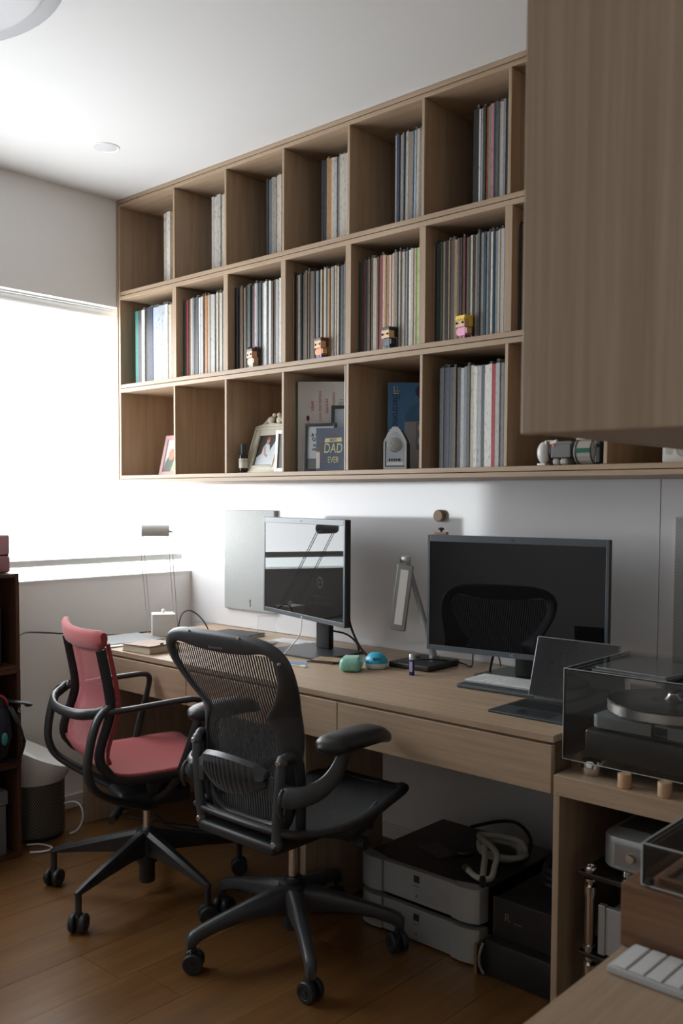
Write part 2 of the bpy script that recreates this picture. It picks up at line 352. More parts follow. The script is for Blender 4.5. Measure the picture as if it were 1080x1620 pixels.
for i in range(3):
    y0 = -1.83+i*.47
    mesh_obj('door', mb().box(2.8745, 2.8765+.016, y0+.0015, y0+.4685, 1.3775, CZ-.003), OAK['z'], uc, True, bev=.001)
mesh_obj('back_panel', mb().box(3.86, 3.88, -1.8315, -.42, 1.3775, CZ-.003), OAK['z'], uc, True)

# ------------------------------------------------------------------ chairs
def lerp(tab, x):                               # piecewise-linear table lookup
    tab = sorted(tab)
    if x <= tab[0][0]: return tab[0][1]
    for (a, p), (b, q) in zip(tab, tab[1:]):
        if x <= b: return p+(q-p)*(x-a)/(b-a)
    return tab[-1][1]
def caster(root, x, y, ang, wr=.030, ww=.017, stem=.1, mats=(BLACKP, BLACKP)):
    """twin-wheel caster whose wheels roll along ang"""
    c, s = math.cos(ang), math.sin(ang); o = mb()
    o.cyl((x, y, wr*.9), (x, y, stem), .0075, seg=10)
    o.M = Matrix.Translation((x, y, 0)) @ Matrix.Rotation(ang, 4, 'Z')
    o.rbox(-.022, .012, -.006, .006, wr*.5, wr*1.85, .003)
    o.cyl((0, -.026, wr), (0, .026, wr), .006, seg=10)
    cs = mesh_obj('caster', o, mats[0], root, sm=35)
    for sd in (-1, 1):
        q = mb(); q.M = Matrix.Translation((x, y, 0)) @ Matrix.Rotation(ang, 4, 'Z')
        y0, y1 = sorted((sd*.008, sd*(.008+ww)))
        q.lathe([(.004, y0), (wr-.003, y0), (wr, y0+.004), (wr, y1-.004), (wr-.003, y1), (wr*.62, y1), (wr*.58, y1-.002), (.004, y1-.002)] if sd > 0 else
                [(.004, y0+.002), (wr*.58, y0+.002), (wr*.62, y0), (wr-.003, y0), (wr, y0+.004), (wr, y1-.004), (wr-.003, y1), (.004, y1)], c=(0, 0, wr), seg=24, axis='y')
        mesh_obj('wheel', q, mats[1], cs, sm=35)
    return cs

# --- black mesh task chair -------------------------------------------------------
ae = thing('office_chair', 'black mesh office chair with lumbar pad and wide padded armrests', 'chair', (1.537, -.862, 0))
BK, TILT = (-.158, .40), R(12.6)                   # bottom of the back: local y, z
def bpt(x, u, d):                               # point of the backrest: sideways, up along the back, forward
    u *= 1.0
    return (x, BK[0]-math.sin(TILT)*u+d*math.cos(TILT), BK[1]+math.cos(TILT)*u+d*math.sin(TILT))
inner = [(0, .495, 0), (.06, .496, 0), (.12, .503, 0), (.165, .511, 0), (.19, .507, .002), (.203, .488, .004), (.203, .46, .006), (.188, .42, .010), (.155, .37, .015), (.123, .338, .019), (.105, .322, .021), (.110, .309, .021),
         (.130, .285, .022), (.143, .25, .022), (.15, .21, .02), (.151, .13, .012), (.143, .065, .005), (.118, .037, 0), (.06, .028, -.004), (0, .026, -.006)]
outer = [(0, .562, -.006), (.06, .562, -.006), (.12, .560, -.004), (.172, .553, 0), (.212, .537, .004), (.238, .512, .010), (.249, .478, .016), (.243, .43, .030), (.224, .38, .050), (.209, .346, .062), (.203, .328, .068), (.199, .312, .071),
         (.195, .285, .074), (.190, .25, .072), (.184, .205, .064), (.176, .13, .040), (.166, .05, .014), (.135, -.004, 0), (.07, -.019, -.008), (0, -.022, -.010)]
half = list(zip(inner, outer)); full = half+[((-a[0], a[1], a[2]), (-b[0], b[1], b[2])) for a, b in half[-2:0:-1]]
rings = []
for a, b in full:
    P = lambda t, off: tuple(a[k]+(b[k]-a[k])*t+(off if k == 2 else 0) for k in range(3))
    rings.append([bpt(*P(0, -.001)), bpt(*P(.12, -.013)), bpt(*P(.5, -.017)), bpt(*P(.88, -.014)), bpt(*P(1, -.003)), bpt(*P(.9, .009)), bpt(*P(.5, .008)), bpt(*P(.1, .006))])
mesh_obj('back_frame', mb().loft(rings, closed=True), GRAPH, ae, sm=30, sub=2)
hw = [(u, x) for x, u, d in inner[6:17]]+[(.495, .19)]; hd = [(u, d) for x, u, d in inner[4:18]]
rws = []
for i in range(25):
    u = .030+i*(.506-.030)/24; h = lerp(hw, u)+.003
    if u < .06: h = .118+(u-.03)/.03*.022
    rws.append([bpt(h*(j/8-1), min(u, .498+.012*abs(j/8-1)) if i == 24 else u, lerp(hd, u)-.006*(1-(j/8-1)**2)) for j in range(17)])
PELL = weave('back_mesh_weave', (.022, .023, .025), 105, 170, (.30, .86))
mesh_obj('back_mesh', mb().grid(rws), PELL, ae, sm=60)
mesh_obj('badge_lettering', mb().loft([[bpt(x, u, d) for x, u in ((-.016, .518), (.014, .519), (.014, .524), (-.016, .523))] for d in (-.0168, -.0176)]), FBLK_, ae)
mesh_obj('badge', mb().loft([[bpt(x, u, d) for x, u in ((-.028, .512), (.028, .514), (.028, .530), (-.028, .528))] for d in (-.0135, -.0172)]), mat('badge_grey', (.10, .105, .11), .4, noise=.05), ae)
for x, u in ((-.1, .552), (.1, .552), (-.235, .50), (.235, .50), (.0, -.012)):
    q = bpt(x, u, -.016); mesh_obj('screw', mb().lathe([(0, -.004), (.003, -.004), (.0036, -.003), (.0036, .004), (0, .004)], c=q, seg=10, axis='y'), STEEL, ae, sm=40)
# lumbar pad with upright slots
rows_ = []
NS = 61
for i in range(NS):
    x = -.128+.256*i/(NS-1); s = x/.128; yb = -.0385-.030*(1-s*s)
    h1 = .232-.030*s*s-.012*max(0, abs(s)-.8)*5*.6; h0 = .118+.032*s*s
    groove = .010 if (i % 4 in (1, 2) and abs(s) < .80) else 0
    rows_.append([bpt(x, h0, yb+.02), bpt(x, h0+.006, yb+.004), bpt(x, h0+.025, yb+groove*.3), bpt(x, (h0+h1)/2, yb-.004+groove), bpt(x, h1-.025, yb+groove*.3), bpt(x, h1-.006, yb+.004), bpt(x, h1, yb+.02), bpt(x, (h0+h1)/2, yb+.024)])
mesh_obj('lumbar_pad', mb().loft(rows_), mat('lumbar_rubber', (.055, .06, .068), .42, bump=.05, nscale=300), ae, sm=40)
for sx in (-1, 1):
    mesh_obj('lumbar_slider', mb().rbox(sx*.1405-.0115, sx*.1405+.0115, -.222, -.208, .505, .57, .004), GRAPH, ae, sm=35)
    # upright back link with pivots
    pth = [(sx*.151, -.208, .394), (sx*.156, -.212, .45), (sx*.161, -.214, .50), (sx*.166, -.213, .56), (sx*.171, -.210, .612)]
    up = mesh_obj('back_upright', mb().sweep(smooth(pth, 4), .0165, .0125, up=(0, -1, 0), seg=14).ball(pth[0], .019, .014, .019).ball(pth[-1], .019, .014, .019), GRAPH, ae, sm=50)
    for q in (pth[0], pth[-1]):
        mesh_obj('bolt', mb().lathe([(0, -.0175), (.0070, -.0175), (.0082, -.016), (.0082, 0), (0, 0)], c=q, seg=12, axis='y'), STEEL, up, sm=40)
    mesh_obj('tilt_link', mb().sweep(smooth([(sx*.168, -.212, .612), (sx*.184, -.185, .625), (sx*.188, -.165, .60), (sx*.186, -.155, .52), (sx*.18, -.15, .44), (sx*.17, -.14, .40)], 4), .014, .016, seg=12), BLACKP, ae, sm=50)
    # armrest: bracket, curved arm, pad
    path = smooth([(sx*.160, -.208, .530), (sx*.192, -.212, .528), (sx*.222, -.196, .530), (sx*.244, -.160, .540), (sx*.256, -.12, .562), (sx*.262, -.09, .597), (sx*.262, -.07, .640)], 5)
    m_ = len(path)
    ar = mesh_obj('arm', mb().sweep(path, [.0115+.002*math.sin(i/m_*3) for i in range(m_)], [.031-.011*i/m_ for i in range(m_)], up=(0, .25, 1), seg=14), GRAPH, ae, sm=50)
    mesh_obj('arm_lever', mb().sweep(smooth([(sx*.194, -.228, .550), (sx*.195, -.240, .535), (sx*.195, -.243, .505), (sx*.195, -.234, .482)], 4), [.006]*5+[.0075]*20, .005, up=(0, -1, 0), seg=10), BLACKP, ar, sm=50)
    pr_ = []
    for k in range(15):
        t_ = k/14; y = -.165+.272*t_; e = math.sqrt(max(.02, 1-abs(2*t_-1)**5)); wv = (.047 if t_ < .7 else .047-.010*(t_-.7)/.3)*e
        zc = .656+.004*math.sin(t_*3)-max(0, t_-.72)**2*.30; hv = .028*e*(1-.15*t_)
        pr_.append([(sx*.262+wv*math.copysign(abs(math.cos(a))**.75, math.cos(a)), y, zc+hv*math.copysign(abs(math.sin(a))**.8, math.sin(a))) for a in [2*math.pi*j/18 for j in range(18)]])
    mesh_obj('arm_pad', mb().loft(pr_), mat('arm_pad_black', (.022, .023, .025), .38, bump=.05, nscale=260), ae, sm=60)
# seat: frame rim and woven seat
prof = [(-.205, .425), (-.15, .418), (-.08, .418), (0, .424), (.07, .436), (.13, .450), (.18, .460), (.215, .462), (.245, .455), (.268, .438)]
hwid = [(-.205, .15), (-.15, .205), (-.08, .235), (0, .248), (.1, .252), (.18, .245), (.215, .232), (.245, .20), (.268, .14)]
srows = [[(h*(j/8-1), y, z-.014*(1-(j/8-1)**2)) for j in range(17)] for y, z in prof for h in (lerp(hwid, y)-.004,)]
SEATM = weave('seat_mesh_weave', (.02, .022, .024), 150, 130, (.25, .3), axes=('x', 'y'))
mesh_obj('seat_mesh', mb().grid(srows), SEATM, ae, sm=60)
rim = [(lerp(hwid, y), y, z) for y, z in prof]; loop = rim+[(-a, b, c) for a, b, c in rim[::-1]]
mesh_obj('seat_frame', mb().sweep(smooth(loop, 3, True), .017, .011, seg=10, closed=True), BLACKP, ae, sm=60)
mesh_obj('tilt_mechanism', mb().rbox(-.075, .075, -.13, .10, .315, .385, .02, 3).rbox(-.18, .18, -.06, .02, .372, .402, .012, 3).rbox(-.155, .155, -.225, -.12, .362, .395, .012, 3), BLACKP, ae, sm=40)
for sx in (-1, 1):
    mesh_obj('seat_bracket', mb().sweep(smooth([(sx*.14, -.03, .385), (sx*.20, .0, .385), (sx*.225, .05, .40), (sx*.225, .11, .432)], 4), .012, .022, seg=10), BLACKP, ae, sm=50)
kn = mesh_obj('tension_knob', mb().cyl((.075, .02, .345), (.19, .05, .345), .007).lathe([(.0, 0), (.016, 0), (.019, .006), (.019, .04), (.016, .046), (0, .046)], c=(.19, .05, .345), seg=18, axis='x'), BLACKP, ae, sm=40)
mesh_obj('tilt_knob', mb().cyl((.075, .09, .36), (.17, .11, .37), .006).ball((.185, .112, .372), .022, .014, .014), BLACKP, ae, sm=50)
mesh_obj('gas_column', mb().cyl((0, 0, .165), (0, 0, .335), .0135, seg=20), CHROME, ae, sm=40)
mesh_obj('column_sleeve', mb().lathe([(.022, .055), (.027, .058), (.030, .15), (.040, .155), (.043, .175), (.040, .19), (.028, .195), (.027, .205), (.016, .206), (.016, .05)], seg=28), BLACKP, ae, sm=40)
for k in range(5):
    a = R(-36+72*k); c, s = math.cos(a), math.sin(a); rg = []
    for t_, wd_, zt, zb in ((.022, .030, .186, .095), (.07, .026, .180, .106), (.15, .021, .160, .108), (.23, .0175, .138, .098), (.285, .0165, .122, .082), (.308, .0165, .113, .066), (.322, .011, .098, .064)):
        ring = []
        for j in range(12):
            an = 2*math.pi*j/12; u = math.copysign(abs(math.cos(an))**.7, math.cos(an))*wd_; v = (zt+zb)/2+math.copysign(abs(math.sin(an))**.7, math.sin(an))*(zt-zb)/2
            ring.append((t_*c-u*s, t_*s+u*c, v))
        rg.append(ring)
    mesh_obj('base_leg', mb().loft(rg), GRAPH, ae, sm=60)
    caster(ae, .302*c, .302*s, a+R((40, -60, 25, 100, -30)[k]), wr=.0285, stem=.08)

# --- red knit task chair ---------------------------------------------------------
rc = thing('office_chair', 'red knit office chair with black frame loops and slim armrests', 'chair', (.923, -.925, 0), -17)
pf = [(-.198, .885), (-.188, .84), (-.176, .78), (-.165, .72), (-.160, .665), (-.170, .62), (-.188, .57), (-.198, .525), (-.186, .488), (-.155, .468), (-.10, .460), (0, .460), (.10, .464), (.17, .464), (.205, .452), (.222, .430)]
pf = [(y, z) for _, y, z in smooth([(0, y, z) for y, z in pf], 3)]
def rhw(y, z): return (.198 if z > .7 else .198+(.7-z)/.2*.014) if z > .5 else .213
KNIT = weave('red_back_net', (.42, .12, .135), 420, 420, (.42, .42))
iu = next(i for i, (y, z) in enumerate(pf) if z < .50)
def sheet(seq, th, dip):
    top = [[(rhw(y, z)*(j/8-1), y-dip*(1-(j/8-1)**2)*(1 if z > .49 else 0), z-dip*.6*(1-(j/8-1)**2)*(0 if z > .49 else 1)) for j in range(17)] for y, z in seq]
    return top
mesh_obj('backrest_net', mb().grid(sheet(pf[:iu+2], 0, .035)), KNIT, rc, sm=60)
so = mesh_obj('seat', mb().grid(sheet(pf[iu-1:], 0, .012)), CLOTH_R, rc, sm=60)
sl = so.modifiers.new('thickness', 'SOLIDIFY'); sl.thickness = .014; sl.offset = 1
# rounded red headband wrapped over the top
hb = []
for j in range(21):
    s_ = j/10-1; x = .212*s_; yb = -.200-.035*(1-s_*s_)+.004; e = 1 if abs(s_) < .93 else .72
    hb.append([(x, yb+a*e, .868+bz*e+.008*s_*s_) for a, bz in ((.008, -.028), (.012, .0), (.010, .016), (.001, .025), (-.010, .024), (-.018, .013), (-.015, -.01), (-.010, -.030), (.0, -.034))])
mesh_obj('headband', mb().loft(hb), CLOTH_R, rc, sm=60)
for sx in (-1, 1):
    ed = [(sx*(rhw(y, z)-.004), y-.016 if z > .49 else y, z-(0 if z > .49 else .018)) for y, z in pf[3:]]
    mesh_obj('side_rail', mb().sweep(ed, .015, .0085, up=(1, 0, 0), seg=10), BLACKP, rc, sm=50)
    mesh_obj('side_seam', mb().sweep([(sx*(rhw(y, z)-.006), y+.010 if z > .49 else y, z+(0 if z > .49 else .0)) for y, z in pf[2:iu+1]], .006, .007, seg=8), CLOTH_R, rc, sm=50)
    BARM = mat('satin_black_frame', (.022, .024, .027), .36, bump=.04, nscale=200)
    arm_p = smooth([(sx*.226, -.205, .660), (sx*.236, -.12, .665), (sx*.238, -.02, .672), (sx*.238, .060, .676)], 4)+smooth([(sx*.238, .083, .673), (sx*.238, .094, .655), (sx*.236, .082, .60), (sx*.228, .055, .51), (sx*.205, .03, .43), (sx*.14, .015, .365), (sx*.05, .0, .315)], 5)
    mesh_obj('armrest', mb().sweep(arm_p, .0145, .0095, up=(0, .35, 1), seg=12), BARM, rc, sm=50)
    lp = smooth([(sx*.215, -.190, .668), (sx*.236, -.222, .650), (sx*.240, -.243, .60), (sx*.240, -.256, .53), (sx*.238, -.255, .48), (sx*.228, -.235, .435), (sx*.20, -.185, .395), (sx*.13, -.10, .345), (sx*.05, -.02, .30), (0, .02, .28)], 5)
    mesh_obj('frame_loop', mb().sweep(lp, .0125, .0195, up=(sx, .0, .25), seg=12), BARM, rc, sm=50)
mesh_obj('back_hoop', mb().sweep(smooth([(.222, -.198, .664), (.20, -.222, .655), (.14, -.262, .646), (0, -.285, .642), (-.14, -.262, .646), (-.20, -.222, .655), (-.222, -.198, .664)], 5), .010, .0165, seg=12), BARM, rc, sm=50)
mesh_obj('tilt_mechanism', mb().rbox(-.07, .07, -.11, .13, .30, .36, .018, 3).rbox(-.17, .17, -.05, .06, .40, .44, .015, 3).sweep([(-.12, 0, .42), (-.04, 0, .34)], .02, .03).sweep([(.12, 0, .42), (.04, 0, .34)], .02, .03), BLACKP, rc, sm=40)
mesh_obj('tilt_lever', mb().cyl((.03, -.06, .335), (.12, -.13, .325), .009).cyl((.12, -.13, .325), (.165, -.165, .315), .014, .013), BLACKP, rc, sm=40)
mesh_obj('gas_column', mb().cyl((0, 0, .19), (0, 0, .32), .0135, seg=20), CHROME, rc, sm=40)
mesh_obj('column_sleeve', mb().lathe([(.0, .035), (.023, .036), (.026, .04), (.026, .10), (.034, .103), (.036, .15), (.036, .20), (.030, .212), (.015, .213), (.0, .213)], seg=28), BLACKP, rc, sm=40)
for k in range(5):
    a = R(-2+17+72*k); c, s = math.cos(a), math.sin(a); rg = []
    for t_, wd_, zt, zb in ((.015, .021, .212, .13), (.10, .018, .190, .132), (.20, .0145, .163, .125), (.29, .0115, .138, .115), (.325, .010, .126, .112), (.334, .006, .122, .113)):
        rg.append([(t_*c-u*s, t_*s+u*c, v) for u, v in ((wd_*.55, zt), (-wd_*.55, zt), (-wd_, zt-.012), (-wd_*.8, zb), (wd_*.8, zb), (wd_, zt-.012))])
    mesh_obj('base_leg', mb().loft(rg), BARM, rc, sm=30)
    mesh_obj('leg_pin', mb().cyl((.323*c, .323*s, .05), (.323*c, .323*s, .12), .010, seg=14), BARM, rc, sm=40)
    caster(rc, .323*c, .323*s, a+R((60, -20, 35, 80, 20)[k]), wr=.0285, stem=.07)

# ------------------------------------------------------------------ records
UB = bpy.data.meshes.new('sleeve_block')
UB.from_pydata([(x, y, z) for z in (0, 1) for y in (0, 1) for x in (0, 1)], [], [(0, 2, 3, 1), (4, 5, 7, 6), (0, 1, 5, 4), (2, 6, 7, 3), (0, 4, 6, 2), (1, 3, 7, 5)])
UB.materials.append(None)
SLEEVES = {'black': (.013, .013, .015), 'charcoal': (.04, .042, .045), 'slate': (.085, .10, .11), 'grey': (.22, .23, .235), 'pale grey': (.40, .41, .42), 'white': (.66, .66, .64),
           'cream': (.50, .45, .36), 'tan': (.30, .22, .13), 'brown': (.105, .068, .042), 'orange': (.46, .19, .06), 'red': (.33, .03, .04), 'dark red': (.12, .02, .025), 'pink': (.45, .20, .24),
           'green': (.04, .24, .08), 'lime': (.25, .48, .08), 'teal': (.02, .17, .15), 'dark green': (.03, .065, .045), 'blue': (.17, .36, .52), 'pale blue': (.36, .44, .54), 'navy': (.03, .035, .09), 'violet': (.14, .09, .28)}
def sleeve_mat(nm):
    k = 'sleeve_'+nm.replace(' ', '_')
    if k in MATS: return MATS[k]
    c = SLEEVES[nm]; m, t, b = nt(k); N = t.nodes.new; L = t.links.new
    tc = N('ShaderNodeTexCoord'); oi = N('ShaderNodeObjectInfo')
    cb = N('ShaderNodeCombineXYZ'); L(oi.outputs['Random'], cb.inputs[0]); L(oi.outputs['Random'], cb.inputs[2])
    sc = N('ShaderNodeVectorMath'); sc.operation = 'SCALE'; sc.inputs['Scale'].default_value = 37; L(cb.outputs[0], sc.inputs[0])
    mp = N('ShaderNodeMapping'); mp.inputs['Scale'].default_value = (1.5, .6, 16); L(tc.outputs['Object'], mp.inputs[0])
    ad = N('ShaderNodeVectorMath'); L(mp.outputs[0], ad.inputs[0]); L(sc.outputs[0], ad.inputs[1])
    n = N('ShaderNodeTexNoise'); n.inputs['Scale'].default_value = 1.2; n.inputs['Detail'].default_value = 5; L(ad.outputs[0], n.inputs['Vector'])
    cr = N('ShaderNodeValToRGB'); cr.color_ramp.elements[0].position = .30; cr.color_ramp.elements[1].position = .70
    cr.color_ramp.elements[0].color = (*[q*.55 for q in c], 1); cr.color_ramp.elements[1].color = (*[min(.8, q*1.15+.01) for q in c], 1)
    e = cr.color_ramp.elements.new(.42); e.color = (*c, 1)
    L(n.outputs[0], cr.inputs[0]); L(cr.outputs[0], b.inputs['Base Color']); b.inputs['Roughness'].default_value = .42
    MATS[k] = m; return m
def record(x, th, col, y, z, where, group, h=.306, d=.306, lean=0, sleeve=False):
    o = bpy.data.objects.new('record_sleeve', UB); COL.objects.link(o)
    o.location = (x, y, z); o.scale = (th, d, h); o.rotation_euler = (0, R(lean), 0)
    o.material_slots[0].link = 'OBJECT'; o.material_slots[0].material = sleeve_mat(col)
    tag(o, where, 'record', group)
    if sleeve:
        s = bpy.data.objects.new('plastic_sleeve', UB); COL.objects.link(s); s.parent = o
        s.material_slots[0].link = 'OBJECT'; s.material_slots[0].material = SMOKE
        s.location = (.1, .012, 0); s.scale = (.8, .97, 1.0+random.uniform(.02, .042))
    return o
def run(x0, x1, cols, y, z, where, group, lean=0, jy=.006, psl=.35, gap=.0004):
    n = len(cols); ws = [random.uniform(.7, 1.3) for _ in cols]; k = (x1-x0-gap*(n+1))/sum(ws); x = x0+gap
    for i_, (c, w_) in enumerate(zip(cols, ws)):
        if i_ == 0: lab = f'{c} sleeve beside {cols[1]} record at the window-side end, {where}'
        elif i_ == n-1: lab = f'{c} sleeve beside {cols[-2]} record at the far end, {where}'
        else: lab = f'{c} sleeve between {cols[i_-1]} and {cols[i_+1]} records, {where}'
        hh = random.uniform(.303, .309); dd = .306+random.uniform(-.003, .001)
        record(x, w_*k, c, y+random.uniform(0, jy), z, lab, group, hh, dd, lean*(x-x0)/(x1-x0) if lean else 0, random.random() < psl)
        x += w_*k+gap
def mixcols(n, *pools):                         # n colours drawn from pools that follow each other along the row
    out = []
    for i in range(n):
        pool = pools[min(len(pools)-1, i*len(pools)//n)]; out.append(random.choice(pool))
    return out
NTH = ['first', 'second', 'third', 'fourth', 'fifth', 'sixth', 'seventh']
def cub(row, i): return f'{row}-row cubby {NTH[i]} from window'
cells = [.0255]+DIV
yt = -.318
tops = [(257, ['cream', 'white', 'tan', 'charcoal', 'slate', 'black']), (334, ['pale grey', 'cream', 'pale grey', 'cream', 'grey', 'pale grey', 'white', 'grey', 'pale grey']),
        (420, ['black', 'slate', 'grey', 'tan', 'pale grey', 'cream', 'pink', 'cream', 'red', 'grey', 'white', 'black']),
        (508, ['black', 'black', 'tan', 'orange', 'cream', 'pale grey', 'grey', 'cream', 'cream', 'pale grey', 'cream', 'green', 'pale grey', 'cream', 'cream', 'grey']),
        (623, ['pale grey', 'navy', 'white', 'grey', 'slate', 'pale grey', 'tan', 'grey', 'pale blue', 'cream', 'grey', 'brown', 'tan', 'black', 'red', 'black', 'charcoal', 'grey']),
        (746, ['black', 'black', 'white', 'pale grey', 'charcoal', 'orange', 'grey', 'pink', 'charcoal', 'slate', 'cream', 'pale grey', 'grey', 'charcoal', 'tan', 'cream', 'grey', 'white', 'slate', 'black'])]
for i, (px, cols) in enumerate(tops):
    x0 = max(on(px, 330, 1, yt)[0], cells[i]+.03); x1 = DIV[i]-.001
    run(x0, x1-(.006 if i == 4 else 0), cols, yt, Z_TOP, cub('top', i), f'records in the top row, cubby {NTH[i]}', psl=.5, lean=1.2 if i == 4 else 0)
A_ = ['charcoal', 'black', 'slate', 'grey', 'brown']; B_ = ['cream', 'pale grey', 'cream', 'tan', 'grey', 'white']; C_ = ['brown', 'tan', 'brown', 'charcoal', 'cream', 'black']
run(.078, .36, ['teal', 'charcoal', 'white', 'black', 'charcoal', 'navy', 'pale blue', 'pale blue', 'pale grey', 'pale blue', 'white', 'cream', 'tan', 'cream'], -.362, Z_MID, cub('middle', 0), 'records in the middle row, cubby first', psl=.5)
mids = [['dark green', 'charcoal', 'red', 'brown', 'cream', 'grey', 'charcoal', 'slate', 'white', 'white', 'pale grey', 'brown', 'orange', 'cream', 'tan', 'pale grey', 'pale grey', 'cream', 'cream', 'pale grey', 'cream', 'grey', 'slate', 'cream', 'cream'],
        ['black', 'charcoal', 'black', 'brown', 'brown', 'tan', 'black', 'charcoal', 'slate', 'dark green', 'black', 'dark red', 'pale grey', 'grey', 'slate', 'charcoal', 'grey', 'white', 'white', 'charcoal', 'white', 'brown', 'charcoal', 'tan', 'pale grey', 'grey', 'white', 'cream', 'slate', 'dark red', 'cream'],
        mixcols(11, C_)+mixcols(6, A_)+['cream', 'tan', 'cream', 'charcoal', 'tan', 'orange', 'cream', 'grey', 'cream', 'pale grey', 'cream', 'charcoal', 'slate', 'grey', 'black', 'pale grey', 'violet', 'navy'],
        ['charcoal', 'dark green', 'brown', 'red', 'black', 'charcoal', 'brown', 'brown', 'cream', 'cream', 'brown', 'red', 'brown', 'red', 'cream', 'orange', 'tan', 'cream', 'red', 'cream', 'tan', 'grey', 'slate', 'cream', 'tan', 'pale grey', 'white', 'charcoal', 'white', 'cream', 'cream', 'lime', 'cream', 'pale grey', 'cream', 'grey'],
        ['tan', 'black', 'charcoal', 'black', 'dark green', 'tan', 'black', 'black', 'tan', 'charcoal', 'brown', 'tan', 'tan', 'brown', 'charcoal', 'tan', 'dark red', 'charcoal', 'brown', 'charcoal', 'cream', 'black', 'tan', 'slate', 'slate', 'grey', 'charcoal', 'blue', 'brown', 'white', 'charcoal', 'blue', 'grey', 'cream', 'cream', 'pale grey', 'black', 'brown', 'white']]
for i, cols in enumerate(mids):
    run(DIV[i]+.0195, DIV[i+1]-.0065, cols, -.366, Z_MID, cub('middle', i+1), f'records in the middle row, cubby {NTH[i+1]}', psl=.4)
run(DIV[5]+.0195, DIV[5]+.0895, mixcols(9, ['black', 'charcoal', 'brown', 'dark red', 'tan', 'grey']), -.366, Z_MID, cub('middle', 6), 'records in the middle row, cubby seventh', psl=.3)
run(1.672, DIV[5]-.001, ['slate', 'black', 'navy', 'charcoal', 'brown', 'charcoal', 'pale grey', 'grey', 'slate', 'cream', 'white', 'pale grey', 'slate', 'white', 'white', 'red', 'pale grey', 'grey', 'slate', 'pale grey'], -.362, Z_BOT, cub('bottom', 5), 'records in the bottom row', psl=.35)

# ------------------------------------------------------------------ things on the shelf
def col(name, c, rough=.5, **k): return mat(name, c, rough, **({'noise': .04} | k))
def against(px, py, X, z): q = on(px, py, 0, X); return (X, q[1], z+.0004)
def at(px, py, Y, z, dz=.0004): q = on(px, py, 1, Y); return (q[0], Y, z+dz)
SKIN, HAIRB = col('brick_tan', (.62, .40, .20), .35), col('brick_dark_brown', (.06, .025, .015), .35)
def figurine(px, label, head, hair, torso, legs, eyes, style):
    r = thing('brick_figurine', label, 'figurine', at(px, 560, -.376, Z_MID), -12, 'brick-built figurines on the middle shelf')
    mesh_obj('legs', mb().rbox(-.013, -.001, -.008, .010, 0, .010, .001).rbox(.001, .013, -.008, .010, 0, .010, .001), legs, r)
    mesh_obj('torso', mb().rbox(-.017, .017, -.011, .013, .009, .034, .0015), torso, r)
    for sx in (-1, 1): mesh_obj('arm', mb().rbox(sx*.0205-.0033, sx*.0205+.0033, -.010, .009, .014, .030, .001), head if style != 'dark' else hair, r)
    mesh_obj('head', mb().rbox(-.020, .020, -.016, .018, .034, .062, .0015), head, r)
    for sx in (-1, 1): mesh_obj('eye', mb().lathe([(0, -.0195), (.0030, -.0195), (.0034, -.0185), (.0034, -.015), (0, -.015)], c=(sx*.0125, 0, .046), seg=12, axis='y'), eyes, r, sm=40)
    h = mb().rbox(-.0215, .0215, -.0165, .021, .056, .069, .003)
    h.rbox(-.0215, .0215, .004, .023, .036, .066, .003)
    if style == 'curly':
        for i in range(26): h.ball((random.uniform(-.02, .02), random.uniform(-.010, .026), random.uniform(.058, .072)), .006, seg=8, rg=4)
        for i in range(14): h.ball((random.choice((-.021, .021)), random.uniform(.004, .024), random.uniform(.040, .066)), .0055, seg=8, rg=4)
    if style == 'bun': h.ball((.004, .026, .066), .012, .010, .010, 12, 6); h.sweep(smooth([(.006, .03, .066), (.010, .036, .05), (.006, .034, .028)], 4), [.008]*3+[.009]*4+[.005]*10, seg=8)
    if style == 'pony':
        h.sweep(smooth([(.006, .022, .060), (.010, .036, .058), (.010, .041, .040), (.008, .036, .022)], 4), [.006]+[.009]*8+[.004]*6, seg=8)
        for k in range(5): h.prism([(-.02+k*.008, .060), (-.012+k*.008, .060), (-.016+k*.008, .052)], 'xz', -.0175, -.014)
    mesh_obj('hair', h, hair, r)
EYE = col('brick_eye_black', (.008, .008, .01), .12)
figurine(400, 'small brick figurine with dark curly hair and cream patterned shirt', col('brick_peach', (.62, .30, .17), .35), HAIRB, col('brick_cream', (.62, .56, .38), .35), col('brick_cream', (.62, .56, .38)), EYE, 'curly')
figurine(508, 'small brick figurine with reddish brown bun, orange shirt and blue trousers', SKIN, col('brick_reddish', (.11, .022, .012), .35), col('brick_orange', (.72, .20, .03), .35), col('brick_blue', (.03, .13, .50), .35), EYE, 'bun')
figurine(615, 'small brick figurine with straight black hair and dark suit', SKIN, col('brick_black', (.012, .013, .015), .35), col('brick_navy', (.02, .03, .055), .35), col('brick_navy', (.02, .03, .055)), EYE, 'dark')
figurine(733, 'small brick figurine with yellow ponytail and pink dress', SKIN, col('brick_yellow', (.80, .55, .05), .35), col('brick_pink', (.72, .30, .52), .35), col('brick_magenta', (.38, .05, .15), .35), EYE, 'pony')

